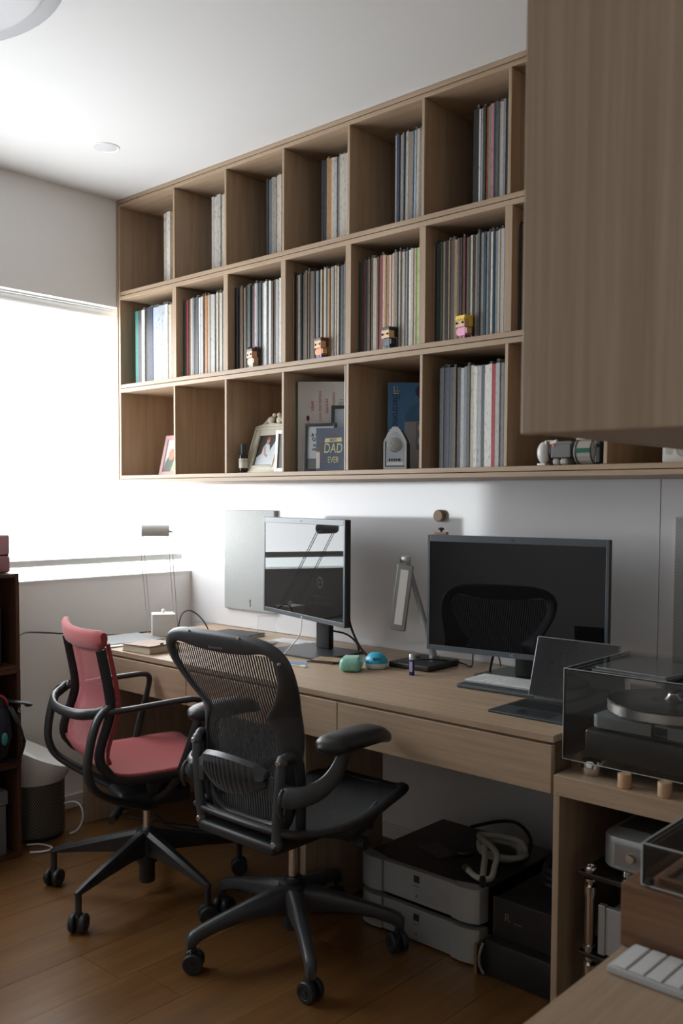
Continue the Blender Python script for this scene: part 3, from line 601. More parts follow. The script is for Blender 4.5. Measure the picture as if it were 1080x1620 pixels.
def lean(r_, a): return Matrix.Rotation(R(-a), 4, 'X')
def frame(name, label, loc, rot, a, w, h, bw, th, fm, pm, group=None):
    r_ = thing(name, label, 'picture frame', loc, rot, group); L_ = lean(None, a)
    f = mb(); f.M = L_
    for x0, x1, z0, z1 in ((0, bw, 0, h), (w-bw, w, 0, h), (bw, w-bw, 0, bw), (bw, w-bw, h-bw, h)): f.box(x0, x1, 0, th, z0, z1)
    mesh_obj('frame', f, fm, r_, bev=.0015)
    q = mb(); q.M = L_; q.box(bw, w-bw, th*.45, th*.6, bw, h-bw); mesh_obj('photo_print', q, pm, r_)
    s = mb(); s.M = L_; s.box(w*.4, w*.6, th, th+.003, .02*0, h*.72); mesh_obj('back_strut', s, BLACKP, r_)
    return r_, L_
def patch(name, r_, L_, poly, y, m):
    q = mb(); q.M = L_; q.prism(poly, 'xz', y-.0004, y); return mesh_obj(name, q, m, r_)
def oval(cx, cz, rx, rz, n=14): return [(cx+rx*math.cos(2*math.pi*i/n), cz+rz*math.sin(2*math.pi*i/n)) for i in range(n)]
PSKIN = col('print_skin', (.55, .30, .21)); PWHITE = col('print_white', (.62, .66, .70)); PDARK = col('print_dark', (.035, .035, .03), noise=.4, nscale=60); PPALE = col('print_pale', (.62, .66, .62), noise=.15, nscale=30)
r_, L_ = frame('framed_photo', 'pink picture frame with a photo, leaning in the cubby by the window wall', at(250, 750, -.27, Z_BOT), 0, 14, .12, .180, .019, .012, col('frame_pink', (.62, .40, .42), .4), PPALE)
patch('photo_figure', r_, L_, [(.02, .02), (.11, .02), (.10, .07), (.085, .085), (.04, .085), (.025, .06)], .0052, col('print_green_grey', (.16, .19, .17)))
patch('photo_face', r_, L_, oval(.06, .095, .020, .026), .0048, PSKIN)
patch('photo_frame_edge', r_, L_, [(.07, .02), (.111, .02), (.111, .085), (.085, .07)], .0050, col('print_lime', (.45, .55, .30)))
# bottle
bt = thing('perfume_bottle', 'small black bottle with cream label and tall black cap', 'bottle', at(385, 747, -.35, Z_BOT))
mesh_obj('bottle_body', mb().lathe([(0, 0), (.0165, 0), (.0175, .002), (.0175, .066), (.016, .069), (.010, .071), (.010, .074), (0, .074)], seg=28), mat('black_glass', (.012, .012, .013), .1, noise=.05), bt, sm=40)
mesh_obj('label_band', mb().lathe([(.0177, .018), (.0179, .018), (.0179, .054), (.0177, .054)], seg=28), col('label_cream', (.62, .60, .50)), bt, sm=40)
for z in (.047, .042): mesh_obj('label_line', mb().lathe([(.01792, z), (.01805, z), (.01805, z+.0014), (.01792, z+.0014)], seg=28), col('label_ink', (.12, .12, .12)), bt, sm=40)
mesh_obj('cap', mb().lathe([(0, .074), (.0115, .074), (.012, .075), (.012, .108), (.011, .109), (0, .109)], seg=24), BLACKP, bt, sm=40)
# wedding frame with two birds
IV = mat('ivory_resin', (.66, .62, .50), .45, noise=.06, nscale=70, bump=.25)
r_, L_ = frame('framed_photo', 'ornate ivory picture frame with two birds on top and a wedding photo', at(387, 747, -.345, Z_BOT), 0, 20, .165, .180, .028, .016, IV, PDARK)
f = mb(); f.M = L_
for x0, x1, z0, z1, o in ((-.004, .005, -.0, .184, .004), (.160, .169, 0, .184, .004), (.005, .16, 0, .007, .004), (.005, .16, .173, .184, .004), (.023, .029, .023, .157, .003), (.136, .142, .023, .157, .003), (.029, .136, .023, .029, .003), (.029, .136, .151, .157, .003)):
    f.rbox(x0, x1, -o, .004, z0, z1, .0015)
for k in range(22): f.ball((.0005, -.005, .006+k*.008), .0042, .003, .0046, 8, 4)
for k in range(12): f.ball((.026, -.003, .03+k*.0115), .003, .002, .005, 6, 4)
mesh_obj('moulding', f, IV, r_, sm=40)
f = mb(); f.M = L_
f.prism([(-.012, .184), (.177, .184), (.150, .192), (.08, .200), (.015, .192)], 'xz', -.006, .014); mesh_obj('crest', f, IV, r_, bev=.002)
for x, d in ((.066, -1), (.112, 1)):
    f = mb(); f.M = L_
    f.ball((x, .004, .214), .016, .012, .017, 14, 8); f.ball((x-d*.010, .004, .235), .0095, .009, .009, 12, 6); f.prism([(x-d*.018, .237), (x-d*.024, .234), (x-d*.018, .232)], 'xz', .002, .006)
    f.sweep([(x+d*.004, .004, .222), (x+d*.022, .004, .206), (x+d*.048, .004, .190)], [.012, .008, .003], [.006, .005, .002], seg=10)
    mesh_obj('bird', f, IV, r_, sm=50)
patch('photo_dress', r_, L_, [(.034, .034), (.125, .034), (.125, .06), (.10, .085), (.09, .115), (.07, .122), (.058, .105), (.056, .08), (.034, .066)], .0068, PWHITE)
patch('photo_face', r_, L_, oval(.078, .130, .009, .012), .0064, PSKIN)
patch('photo_hair', r_, L_, oval(.079, .141, .010, .006), .0062, col('print_red_hair', (.40, .10, .05)))
patch('photo_arm', r_, L_, [(.063, .108), (.070, .108), (.078, .082), (.094, .070), (.090, .064), (.072, .074)], .0062, PSKIN)
patch('photo_groom', r_, L_, [(.098, .034), (.137, .034), (.137, .13), (.115, .125), (.10, .095)], .0066, PWHITE)
r_, L_ = frame('framed_photo', 'small silver picture frame with a dark photo, in front of the ivory bird frame', at(433, 747, -.375, Z_BOT), 0, 4, .062, .152, .014, .010, col('frame_silver', (.48, .46, .45), .3, metal=.4), PDARK)
# books and frames in the fourth cubby
q = against(471, 745, 1.030, Z_BOT)
bk = thing('picture_book', 'large white picture book with red and green title lettering and green spine', 'book', q, 40)
mesh_obj('cover', mb().box(.0, .22, 0, .003, 0, .322).box(0, .22, .015, .018, 0, .322), col('book_white', (.60, .57, .54), .4), bk)
mesh_obj('page_block', mb().box(.004, .217, .0032, .0148, .003, .319), col('page_cream', (.62, .58, .48)), bk)
mesh_obj('spine', mb().box(-.0025, 0, 0, .018, 0, .322), mat('spine_green', (.03, .17, .10), .4, noise=.75, nscale=38), bk)
REDT, GRNT = col('title_red', (.55, .03, .06)), col('title_green', (.03, .28, .07))
for s_, x, sz, m_, zc in (('I Love', .155, .021, GRNT, .235), ('CUDDLING WITH', .128, .0125, REDT, .235), ('MUMMY', .103, .0145, REDT, .235), ('CHUCKLING WITH', .079, .0125, REDT, .235), ('BABA', .052, .0145, REDT, .235)):
    text('title_lettering', s_, sz, m_, bk, face_m((x, -.0004, zc), (0, 0, -1), (1, 0, 0)))
mesh_obj('printed_lion', mb().prism(oval(.092, .135, .027, .024), 'xz', -.0006, -.0001).prism([(.028, .12), (.065, .12), (.07, .145), (.03, .152)], 'xz', -.0006, -.0001), col('print_orange', (.55, .19, .05)), bk)
mesh_obj('printed_tail', mb().prism(oval(.036, .192, .006, .010), 'xz', -.0006, -.0001).box(.0365, .038, -.0006, -.0001, .155, .185), col('print_maroon', (.10, .015, .02)), bk)
FBLK = col('frame_black', (.022, .024, .024), .4)
r_, L_ = frame('framed_photo', 'black picture frame half hidden behind the white book spine, with a pale print', at(522, 745, -.315, Z_BOT), 30, 3, .095, .232, .011, .010, FBLK, col('print_grey', (.30, .32, .35)))
r_, L_ = frame('framed_photo', 'black picture frame with handwritten lettering behind the blue gift book', at(480, 745, -.372, Z_BOT), 20, 3, .12, .168, .010, .010, FBLK, col('print_lightgrey', (.42, .44, .46)))
for s_, z, sz in (('& 6x3', .128, .017), ("Q'B3", .113, .017), ('YLLE', .09, .014), ('10x12', .077, .013)):
    text('lettering', s_, sz, col('ink_black', (.02, .02, .02)), r_, L_ @ face_m((.045, .0038, z), (1, 0, 0), (0, 0, 1)))
patch('lower_print', r_, L_, [(.011, .011), (.12, .011), (.12, .045), (.011, .045)], .0043, col('print_darkgrey', (.10, .105, .11)))
q = at(500, 746, -.398, Z_BOT)
gb = thing('gift_book', 'blue-grey gift book reading best dad ever', 'book', q, 26)
mesh_obj('cover', mb().rbox(0, .112, 0, .003, 0, .146, .001).rbox(0, .112, .015, .018, 0, .146, .001).rbox(-.001, .002, 0, .018, 0, .146, .001), col('cover_blue_grey', (.12, .155, .21), .5), gb)
mesh_obj('page_block', mb().box(.003, .110, .0032, .0148, .002, .144), col('page_white', (.6, .6, .58)), gb)
YEL = col('letter_pale_yellow', (.72, .68, .40)); COR = col('letter_coral', (.50, .13, .13))
text('lettering', 'DAD', .047, YEL, gb, face_m((.060, -.0004, .075), (1, 0, 0), (0, 0, 1)), sx=.66, italic=.12)
text('lettering', 'EVER', .030, YEL, gb, face_m((.061, -.0004, .036), (1, 0, 0), (0, 0, 1)), sx=.60)
mesh_obj('ribbon', mb().prism([(.030, .096), (.092, .099), (.090, .113), (.032, .110)], 'xz', -.0005, -.0001), YEL, gb)
text('lettering', 'BEST', .012, col('cover_blue_grey', (.12, .155, .21)), gb, face_m((.061, -.0008, .1045), (1, 0, .05), (0, 0, 1)))
text('lettering', 'FOR THE', .008, COR, gb, face_m((.061, -.0004, .118), (1, 0, 0), (0, 0, 1)))
mesh_obj('border_line', mb().box(.014, .0155, -.0005, -.0001, .030, .100).box(.1045, .106, -.0005, -.0001, .032, .102).box(.0155, .028, -.0005, -.0001, .030, .0315).box(.092, .1045, -.0005, -.0001, .032, .0335).box(.0155, .024, -.0005, -.0001, .0985, .1).box(.096, .1045, -.0005, -.0001, .1005, .102), COR, gb)
mesh_obj('price_sticker', mb().box(.0, .013, -.0007, -.0001, .008, .065), col('sticker_white', (.7, .69, .66)), gb)
mesh_obj('sticker_edge', mb().box(.0, .013, -.0009, -.0002, .062, .066), col('sticker_orange', (.7, .38, .1)), gb)
wb = thing('boxed_book', 'thick cream board book standing against the divider beside the gift book', 'book', (DIV[3]-.0285, -.375, Z_BOT+.0003))
mesh_obj('cover', mb().box(0, .003, 0, .25, 0, .36).box(.0245, .0275, 0, .25, 0, .36), col('board_white', (.72, .70, .66)), wb)
mesh_obj('page_block', mb().box(.0033, .0242, .002, .248, .002, .358), col('page_tan', (.38, .31, .21), noise=.2, nscale=120), wb)
# blue box, arch speaker, black mug in the fifth cubby
q = against(613, 743, 1.385, Z_BOT)
bx = thing('game_box', 'blue boxed electronic game with patterned aqua side', 'box', q, 40)
mesh_obj('carton', mb().box(0, .26, 0, .062, 0, .298), col('carton_blue', (.035, .16, .36), .4), bx, bev=.001)
AQ = nt('aqua_pattern'); m_, t_, b_ = AQ
vo = t_.nodes.new('ShaderNodeTexVoronoi'); vo.inputs['Scale'].default_value = 55; tcx = t_.nodes.new('ShaderNodeTexCoord'); t_.links.new(tcx.outputs['Object'], vo.inputs['Vector'])
cr = t_.nodes.new('ShaderNodeValToRGB'); cr.color_ramp.elements[0].color = (.05, .25, .62, 1); cr.color_ramp.elements[1].color = (.35, .62, .58, 1); cr.color_ramp.elements[0].position = .25; cr.color_ramp.elements[1].position = .5
t_.links.new(vo.outputs['Distance'], cr.inputs[0]); t_.links.new(cr.outputs[0], b_.inputs['Base Color'])
mesh_obj('patterned_side', mb().box(-.0006, -.0001, .001, .061, .001, .297), m_, bx)
text('lettering', 'Electronic', .034, col('ink_dark_blue', (.012, .015, .03)), bx, face_m((.026, -.0004, .205), (0, 0, -1), (1, 0, 0)), sx=.80)
mesh_obj('printed_window', mb().prism([(.055, .0), (.255, .0), (.255, .235), (.11, .235), (.075, .215), (.056, .18)], 'xz', -.0006, -.0001), col('print_pale_grey', (.30, .31, .34)), bx)
mesh_obj('printed_scene', mb().prism([(.056, .165), (.255, .172), (.255, .235), (.11, .235), (.075, .215), (.057, .185)], 'xz', -.0010, -.0005), col('print_deep_blue', (.03, .13, .27)), bx)
mesh_obj('printed_hill', mb().prism([(.085, .167), (.255, .173), (.255, .195), (.14, .185)], 'xz', -.0014, -.0009).prism([(.13, .212), (.16, .235), (.20, .235), (.20, .212)], 'xz', -.0014, -.0009), col('print_green', (.04, .13, .04)), bx)
mesh_obj('printed_panel', mb().box(.095, .25, -.0012, -.0006, .07, .165), col('print_blue_grey', (.15, .18, .26)), bx)
for x, z in ((.11, .145), (.145, .145), (.11, .10), (.145, .10)): mesh_obj('printed_spot', mb().prism(oval(x, z, .010, .013), 'xz', -.0018, -.0011), col('print_sand', (.45, .36, .28)), bx)
for x in (.115, .185):
    mesh_obj('round_badge', mb().prism(oval(x, .268, .023, .023, 20), 'xz', -.0008, -.0002), col('badge_purple', (.035, .03, .10)), bx)
text('badge_lettering', 'Electronic', .008, col('badge_white', (.55, .55, .6)), bx, face_m((.120, -.0012, .268), (0, 0, -1), (1, 0, 0)))
text('badge_lettering', 'building', .008, col('badge_white', (.55, .55, .6)), bx, face_m((.110, -.0012, .268), (0, 0, -1), (1, 0, 0)))
mesh_obj('logo', mb().box(.018, .036, -.0006, -.0001, .258, .262).box(.018, .022, -.0006, -.0001, .258, .286).box(.024, .04, -.0006, -.0001, .268, .270).box(.03, .032, -.0006, -.0001, .262, .286), col('logo_grey', (.40, .42, .45)), bx)
q = at(606, 742, -.385, Z_BOT)
ac = thing('arch_speaker', 'small arch-shaped black speaker with ornate silver front', 'speaker', q, 28)
def arch(w, h, n=9, sc=0):
    pts = [(0, 0), (w, 0), (w, h*.62)]
    for i in range(1, n):
        t2 = i/n; x = w-(w/2)*t2; z = h*.62+h*.38*math.sin(t2*math.pi/2)**.9; pts.append((x+sc*math.sin(i*math.pi), z+(sc if i % 2 else -sc)))
    pts.append((w/2, h))
    return pts+[(w-a, b) for a, b in pts[3:-1][::-1]]+[(0, h*.62)]
mesh_obj('case', mb().prism(arch(.074, .134), 'xz', .004, .075), BLACKP, ac)
mesh_obj('silver_surround', mb().prism(arch(.076, .138, 9, .0012), 'xz', 0, .0045), SILVER, ac)
mesh_obj('inset_panel', mb().prism([(a+.009, b+.010) for a, b in arch(.058, .112, 9, .001)], 'xz', -.001, .0005), col('inset_pale_blue', (.42, .50, .58), .4), ac)
mesh_obj('groove', mb().prism([(.006, .008), (.070, .008), (.070, .011), (.006, .011)], 'xz', -.0014, .0002).box(.006, .009, -.0014, .0002, .011, .09), FBLK, ac)
mesh_obj('grille', mb().lathe([(0, -.004), (.021, -.004), (.024, -.002), (.024, .001), (0, .001)], c=(.038, 0, .078), seg=28, axis='y'), mat('grille_scroll', (.30, .31, .30), .4, noise=.9, nscale=260), ac, sm=40)
mesh_obj('embossed_marks', mb().box(.018, .024, -.0014, -.0009, .026, .034).box(.026, .031, -.0014, -.0009, .026, .034).box(.033, .038, -.0014, -.0009, .026, .034).box(.040, .046, -.0014, -.0009, .026, .034).box(.048, .057, -.0014, -.0009, .026, .034), FBLK, ac)
mesh_obj('white_label', mb().box(.011, .065, -.0016, -.0002, .013, .022), col('label_white', (.75, .75, .75)), ac)
# brick-built spacecraft lying in the seventh cubby
GB, DB, TB = col('brick_grey', (.13, .13, .135), .35), col('brick_dark', (.035, .037, .04), .35), col('brick_stone', (.36, .34, .30), .35)
q0 = on(852, 738, 1, -.37); L0 = .20
sc_ = thing('brick_spacecraft', 'white and grey brick-built spacecraft lying on the bottom shelf', 'toy', (q0[0], -.35, Z_BOT+.0004), -2)
mesh_obj('nose_egg', mb().ball((.018, -.022, .036), .019, .019, .031, 20, 12).rbox(.004, .03, -.035, -.009, 0, .006, .001), col('brick_white', (.75, .75, .74), .3), sc_, sm=50)
mesh_obj('collar', mb().lathe([(0, .0), (.030, 0), (.033, .004), (.033, .014), (0, .016)], c=(.034, 0, .040), seg=14, axis='x'), DB, sc_, sm=30)
mesh_obj('front_clamp', mb().box(.018, .040, -.012, .0, .060, .071).box(.024, .030, -.03, -.012, .055, .069).cyl((.04, -.02, .06), (.06, -.02, .066), .007), col('brick_white', (.75, .75, .74)), sc_)
mesh_obj('hull', mb().rbox(.050, .110, -.036, .034, .020, .058, .002).prism([(.052, .058), (.108, .058), (.106, .066), (.054, .066)], 'xz', -.026, .026), GB, sc_)
mesh_obj('hull_light', mb().box(.052, .060, -.0375, -.0355, .050, .058), col('brick_flame', (.65, .12, .02)), sc_)
mesh_obj('support', mb().rbox(.05, .072, -.03, .03, 0, .020, .006).rbox(.074, .098, -.03, .03, 0, .020, .006), TB, sc_)
mesh_obj('drum', mb().lathe([(0, 0), (.030, 0), (.036, .004), (.036, .060), (.030, .066), (0, .066)], c=(.115, 0, .036), seg=16, axis='x'), TB, sc_, sm=20)
mesh_obj('drum_bands', mb().lathe([(.0362, .008), (.0372, .008), (.0372, .012), (.0362, .012)], c=(.115, 0, .036), seg=16, axis='x').lathe([(.0362, .054), (.0372, .054), (.0372, .058), (.0362, .058)], c=(.115, 0, .036), seg=16, axis='x'), DB, sc_)
mesh_obj('green_panel', mb().box(.128, .172, -.0385, -.034, .032, .044), col('brick_trans_green', (.02, .12, .08), .2), sc_)
mesh_obj('roof_vent', mb().rbox(.118, .150, -.02, .02, .068, .078, .002), col('brick_white', (.75, .75, .74)), sc_)
mesh_obj('tail', mb().rbox(.182, .196, -.03, .03, .004, .066, .002).cyl((.19, -.03, .05), (.19, -.045, .05), .005), DB, sc_)
q = at(1047, 730, -.36, Z_BOT)
ps = thing('power_socket_box', 'white socket box with a round outlet on the bottom shelf', 'socket', q, 14)
mesh_obj('case', mb().rbox(0, .10, 0, .05, 0, .060, .004), WPLAS, ps, sm=40)
mesh_obj('outlet', mb().lathe([(0, -.001), (.017, -.001), (.018, -.002), (.019, -.001), (.019, .001), (0, .001)], c=(.052, 0, .034), seg=24, axis='y'), col('outlet_grey', (.55, .55, .54)), ps, sm=40)
for dx, dz in ((-.005, .003), (.005, .003), (0, -.006)): mesh_obj('pin_hole', mb().box(.051+dx, .053+dx, -.0026, -.0004, .033+dz, .037+dz), FBLK, ps)
for i in range(5):
    for j in range(5): mesh_obj('vent_hole', mb().box(.008+.004*i, .0098+.004*i, -.0006, .0, .022+.004*j, .0238+.004*j), col('vent_dark', (.2, .2, .2)), ps) if (i-2)**2+(j-2)**2 < 6 else None

# ------------------------------------------------------------------ things on the desk wall
def wall_speaker(x0, x1, z0, z1, label):
    r_ = thing('wall_speaker', label, 'speaker', ((x0+x1)/2, -.0062, z0))
    w_, h_ = (x1-x0)/2, z1-z0
    mesh_obj('frame', mb().rbox(-w_, w_, -.016, -.0003, 0, h_, .003), col('speaker_frame', (.52, .50, .48), .5), r_)
    mesh_obj('grille', mb().box(-w_+.004, w_-.004, -.0175, -.0155, .004, h_-.004), dots('speaker_grille', (.50, .52, .515), (.26, .28, .28), 165), r_)
    mesh_obj('logo', mb().box(.006, .017, -.0182, -.0172, .045, .048).sweep([(.012, -.0178, .045), (.006, -.0178, .038), (.014, -.0178, .030), (.009, -.0178, .018)], .0022, .0008, up=(0, 1, 0)), FBLK, r_)
    return r_
wall_speaker(.256, .579, .806, 1.241, 'flat grey perforated wall speaker near the window, half behind the angled monitor')
wall_speaker(2.285, 2.60, .806, 1.241, 'flat grey perforated wall speaker above the turntable')
WK = wood('pale_knob_wood', (.26, .17, .09), (.42, .29, .17), 'x', across=60)
k_ = on(694, 816, 1, -.02)
single('coat_hook', mb().lathe([(0, -.021), (.019, -.021), (.0215, -.018), (.0215, -.003), (.019, 0), (0, 0)], seg=28, axis='y'), WK, 'round wooden coat knob on the glossy wall', 'knob', (k_[0], -.0064, k_[2]), sm=40)

# ------------------------------------------------------------------ monitors
def monitor(label, cx, cy, rot, z0, z1, width, column, plate, extras):
    r_ = thing('monitor', label, 'monitor', (cx, cy, DZ+.0002), rot); h0, h1 = z0-DZ, z1-DZ; W = width/2
    mesh_obj('casing', mb().rbox(-W, W, 0, .022, h0, h1, .004).rbox(-W*.62, W*.62, .02, .045, h0+.05, h1-.06, .012), BLACKP, r_, sm=35)
    bz = mb()
    for x0, x1, a, b in ((-W, -W+.010, h0, h1), (W-.010, W, h0, h1), (-W+.010, W-.010, h0, h0+.017), (-W+.010, W-.010, h1-.021, h1)): bz.box(x0, x1, -.004, .0008, a, b)
    mesh_obj('bezel', bz, MONBEZ, r_, bev=.0012)
    sc = mesh_obj('screen', mb().box(-W+.0098, W-.0098, -.0022, .0004, h0+.0168, h1-.0208), SCREEN, r_)
    mesh_obj('webcam', mb().lathe([(0, -.0048), (.0035, -.0048), (.0035, -.0038), (0, -.0038)], c=(0, 0, h1-.0105), seg=12, axis='y'), FBLK, r_)
    for dx in (-.008, .008): mesh_obj('camera_light', mb().box(dx-.0012, dx+.0012, -.0046, -.0038, h1-.0115, h1-.0095), FBLK, r_)
    text('maker_lettering', 'LG', .011, col('logo_silver', (.32, .35, .37)), r_, face_m((0, -.0044, h0+.0085), (1, 0, 0), (0, 0, 1)))
    px, py = column
    mesh_obj('stand_column', mb().rbox(px-.034, px+.034, py-.012, py+.016, DZ+.008, z0+.12, .006), BLACKP, r_, True, sm=35)
    x0, x1, y0, y1 = plate
    mesh_obj('stand_plate', mb().rbox(x0, x1, y0, y1, DZ+.0003, DZ+.008, .002), col('stand_plate_black', (.03, .032, .036), .4), r_, True)
    return r_, sc, W, h0, h1
ml, scl, W, h0, h1 = monitor('angled monitor with glossy screen mirroring the window, beside the white lamp', .9855, -.270, -15.88, .8455, 1.2185, .608, (1.040, -.205), (.895, 1.195, -.385, -.15), 0)
SCT = mat('screen_faint_text', (.0, .0, .0), .5, spec=.15, noise=.01)
text('screen_lettering', 'Report suspected', .017, SCT, ml, face_m((.135, -.0024, h0+.095), (1, 0, 0), (0, 0, 1)), depth=.0002)
text('screen_lettering', 'Cyber incidents to SOC', .017, SCT, ml, face_m((.128, -.0024, h0+.072), (1, 0, 0), (0, 0, 1)), depth=.0002)
em = mb(); em.M = Matrix.Translation((.135, -.0024, h0+.145)) @ Matrix.Rotation(R(90), 4, 'X')
em.loft([[(rr*math.cos(2*math.pi*i/24), rr*math.sin(2*math.pi*i/24), zz) for i in range(24)] for rr, zz in ((.021, 0), (.021, .0003), (.016, .0003), (.016, 0))], closed=True)
em.box(-.011, .011, -.0015, .0015, 0, .0003).box(-.0015, .0015, -.011, .011, 0, .0003)
mesh_obj('screen_emblem', em, SCT, ml)
mr, scr, W2, g0, g1 = monitor('dark monitor mirroring the mesh office chair, behind the white keyboard', 1.882, -.258, 6.66, .8025, 1.1752, .602, (1.884, -.178), (1.735, 2.035, -.245, -.05), 0)
# wooden trinket on the monitor's top edge
wm = on(691, 846, 1, -.275)
wt = thing('wooden_trinket', 'tiny wooden stand with a dark knob on top of the monitor', 'ornament', (wm[0]+.012, -.268, 1.1765), 6.66)
mesh_obj('base', mb().rbox(-.023, .023, -.008, .008, 0, .008, .002), WK, wt); mesh_obj('knob', mb().lathe([(0, .008), (.004, .008), (.003, .012), (.009, .015), (.010, .018), (.006, .022), (0, .023)], seg=16), col('knob_brown', (.05, .03, .02)), wt, sm=50)

# ------------------------------------------------------------------ things on the desk
def dp(px, py, dz=0): q = on(px, py, 2, DZ+dz); return (q[0], q[1], DZ+dz)
def cable(name, pts, r, m_, label, cat='cable', n=6, group=None):
    return single(name, mb().sweep(smooth(pts, n), r, seg=8), m_, label, cat, group=group, sm=60)
# white wire lamp with its cube base
wl_ = thing('wire_lamp', 'white table lamp with thin wire stems and roll-shaped head', 'lamp', (.298, -.386, DZ+.0003), 56)
WM = mat('white_metal', (.66, .66, .64), .4, noise=.02)
mesh_obj('cube_base', mb().rbox(-.047, .047, -.045, .047, 0, .092, .002), WM, wl_); mesh_obj('ball_knob', mb().cyl((0, 0, .09), (0, 0, .097), .003).ball((0, 0, .102), .0085), WPLAS, wl_, sm=60)
WIRE = mat('white_wire', (.42, .40, .44), .35, noise=.05)
for sx, xb in ((-1, -.060), (1, .063)):
    for k in (0, 1):
        o_ = .013*k*(-sx)
        mesh_obj('wire_stem', mb().sweep([(xb+o_, .060, .004), (xb+o_-.040, -.178, .428)], .0017, seg=8), WIRE, wl_, sm=60)
    mesh_obj('wire_foot', mb().sweep(smooth([(xb, .060, .004), (xb-sx*.006, .060, .0017), (xb-sx*.013, .060, .004)], 4), .0017, seg=8), WIRE, wl_, sm=60)
    mesh_obj('wire_hook', mb().sweep(smooth([(xb-.040, -.178, .428), (xb-.040-sx*.002, -.180, .437), (xb-.040-sx*.014, -.181, .437)], 4), .0017, seg=8), WIRE, wl_, sm=60)
mesh_obj('lamp_head', mb().lathe([(0, 0), (.021, .001), (.023, .003), (.023, .107), (.021, .109), (0, .110)], c=(-.094, -.183, .438), seg=28, axis='x'), WM, wl_, sm=40)
mesh_obj('head_joint', mb().cyl((.012, -.183, .434), (.03, -.183, .434), .0035).ball((.014, -.183, .434), .005), STEEL, wl_, sm=60)
# folder, papers, books by the lamp
fo = thing('paper_stack', 'loose white papers under a grey folder on the desk corner', 'papers', (.30, -.60, DZ+.0003), -4)
mesh_obj('papers', mb().box(-.11, .13, -.135, .13, 0, .003).box(-.10, .135, -.142, .12, .003, .005), col('paper_white', (.68, .68, .70)), fo); mesh_obj('folder', mb().box(-.115, .10, -.10, .15, .0052, .008), col('folder_grey', (.20, .21, .21)), fo)
bo = thing('paperback_book', 'thick worn paperback book lying at the desk edge', 'book', (.575, -.655, DZ+.0003), 4)
mesh_obj('page_block', mb().box(-.075, .075, -.065, .075, .002, .024), col('page_beige', (.55, .49, .38), noise=.15, nscale=150), bo); mesh_obj('cover', mb().box(-.077, .077, -.067, .077, 0, .002).add([(-.077, -.067, .0242), (.077, -.067, .0242), (.077, .077, .0245), (-.077, .077, .0245), (-.077, -.067, .0258), (.077, -.067, .030), (.077, .077, .031), (-.077, .077, .0262)], [(0, 3, 2, 1), (4, 5, 6, 7), (0, 1, 5, 4), (1, 2, 6, 5), (2, 3, 7, 6), (3, 0, 4, 7)]), col('cover_brown', (.24, .14, .09), noise=.6, nscale=40), bo)
nb = thing('notebook', 'dark notebook lying near the wall behind the white lamp', 'notebook', (.52, -.19, DZ+.0003), 6)
mesh_obj('page_block', mb().box(-.10, .10, -.07, .07, .002, .010), col('page_beige', (.55, .49, .38)), nb); mesh_obj('cover', mb().box(-.102, .102, -.072, .072, .0102, .013).box(-.102, .102, -.072, .072, 0, .0018), col('cover_black', (.03, .03, .033)), nb)
st = thing('acrylic_stand', 'clear acrylic phone stand next to the angled monitor', 'stand', (.76, -.24, DZ+.0003), 42)
q = mb(); q.M = Matrix.Rotation(R(-28), 4, 'X'); q.rbox(-.037, .037, 0, .004, .004, .115, .0015); mesh_obj('back_plate', q, ACRYL, st); mesh_obj('foot', mb().rbox(-.037, .037, -.03, .055, 0, .004, .0015).rbox(-.037, .037, -.032, -.028, .0, .014, .001), ACRYL, st)
single('paper_slip', mb().box(-.09, .09, -.05, .05, 0, .0015), col('paper_white', (.68, .68, .70)), 'white paper sheet lying beneath the acrylic stand edge', 'paper', (.80, -.135, DZ+.0003), 8)
cs_ = [('coaster', (1.205, -.375), 14, 0), ('coaster', (1.215, -.368), 20, .0042)]
for i, (nm, (x, y), rz, dz) in enumerate(cs_):
    c_ = thing(nm, ('dark square coaster at the bottom of the small pile' if i == 0 else 'square coaster with tan picture on top of the small pile'), 'coaster', (x, y, DZ+.0003+dz), rz)
    mesh_obj('board', mb().rbox(-.052, .052, -.042, .042, 0, .004, .001), col('coaster_edge', (.06, .035, .025)), c_)
    if i: mesh_obj('picture', mb().box(-.049, .049, -.039, .039, .004, .0045), mat('coaster_print', (.36, .27, .17), .5, noise=.7, nscale=45), c_)
bc = thing('picture_card', 'small blue picture card lying behind the mesh chair', 'card', (1.165, -.465, DZ+.0003), 30); mesh_obj('card', mb().box(-.04, .03, -.022, .022, 0, .001), col('card_white', (.6, .62, .66)), bc); mesh_obj('printed_face', mb().box(-.038, .028, -.02, .02, .001, .0013), mat('card_blue', (.08, .22, .45), .4, noise=.6, nscale=50), bc)
# packet and mouse
MINT = mat('mint_wrap', (.24, .55, .44), .3, noise=.35, nscale=55, bump=.5)
q = dp(553, 1062)
pk = thing('tissue_packet', 'crinkled mint green packet on the desk beside the blue dispenser', 'packet', (q[0]-.01, q[1]+.02, DZ+.0003), 35)
mesh_obj('wrap', mb().rbox(-.036, .036, -.05, .05, 0, .044, .017, 4), MINT, pk, sm=60); mesh_obj('label_patch', mb().rbox(-.024, .024, -.03, .03, .042, .0455, .0015), mat('mint_pale', (.42, .62, .56), .35, noise=.3, nscale=80), pk)
q = dp(586, 1056)
dsn = thing('tape_dispenser', 'small bright blue dispenser with white rounded base', 'dispenser', (q[0]+.015, q[1]+.012, DZ+.0003), 40)
def egg(z, s): return [(.040*s*math.cos(a), .046*s*math.sin(a)-.004*z*10*0, z) for a in [2*math.pi*j/24 for j in range(24)]]
mesh_obj('base', mb().loft([egg(0, .86), egg(.004, .97), egg(.014, 1), egg(.018, 1)]), WPLAS, dsn, sm=50)
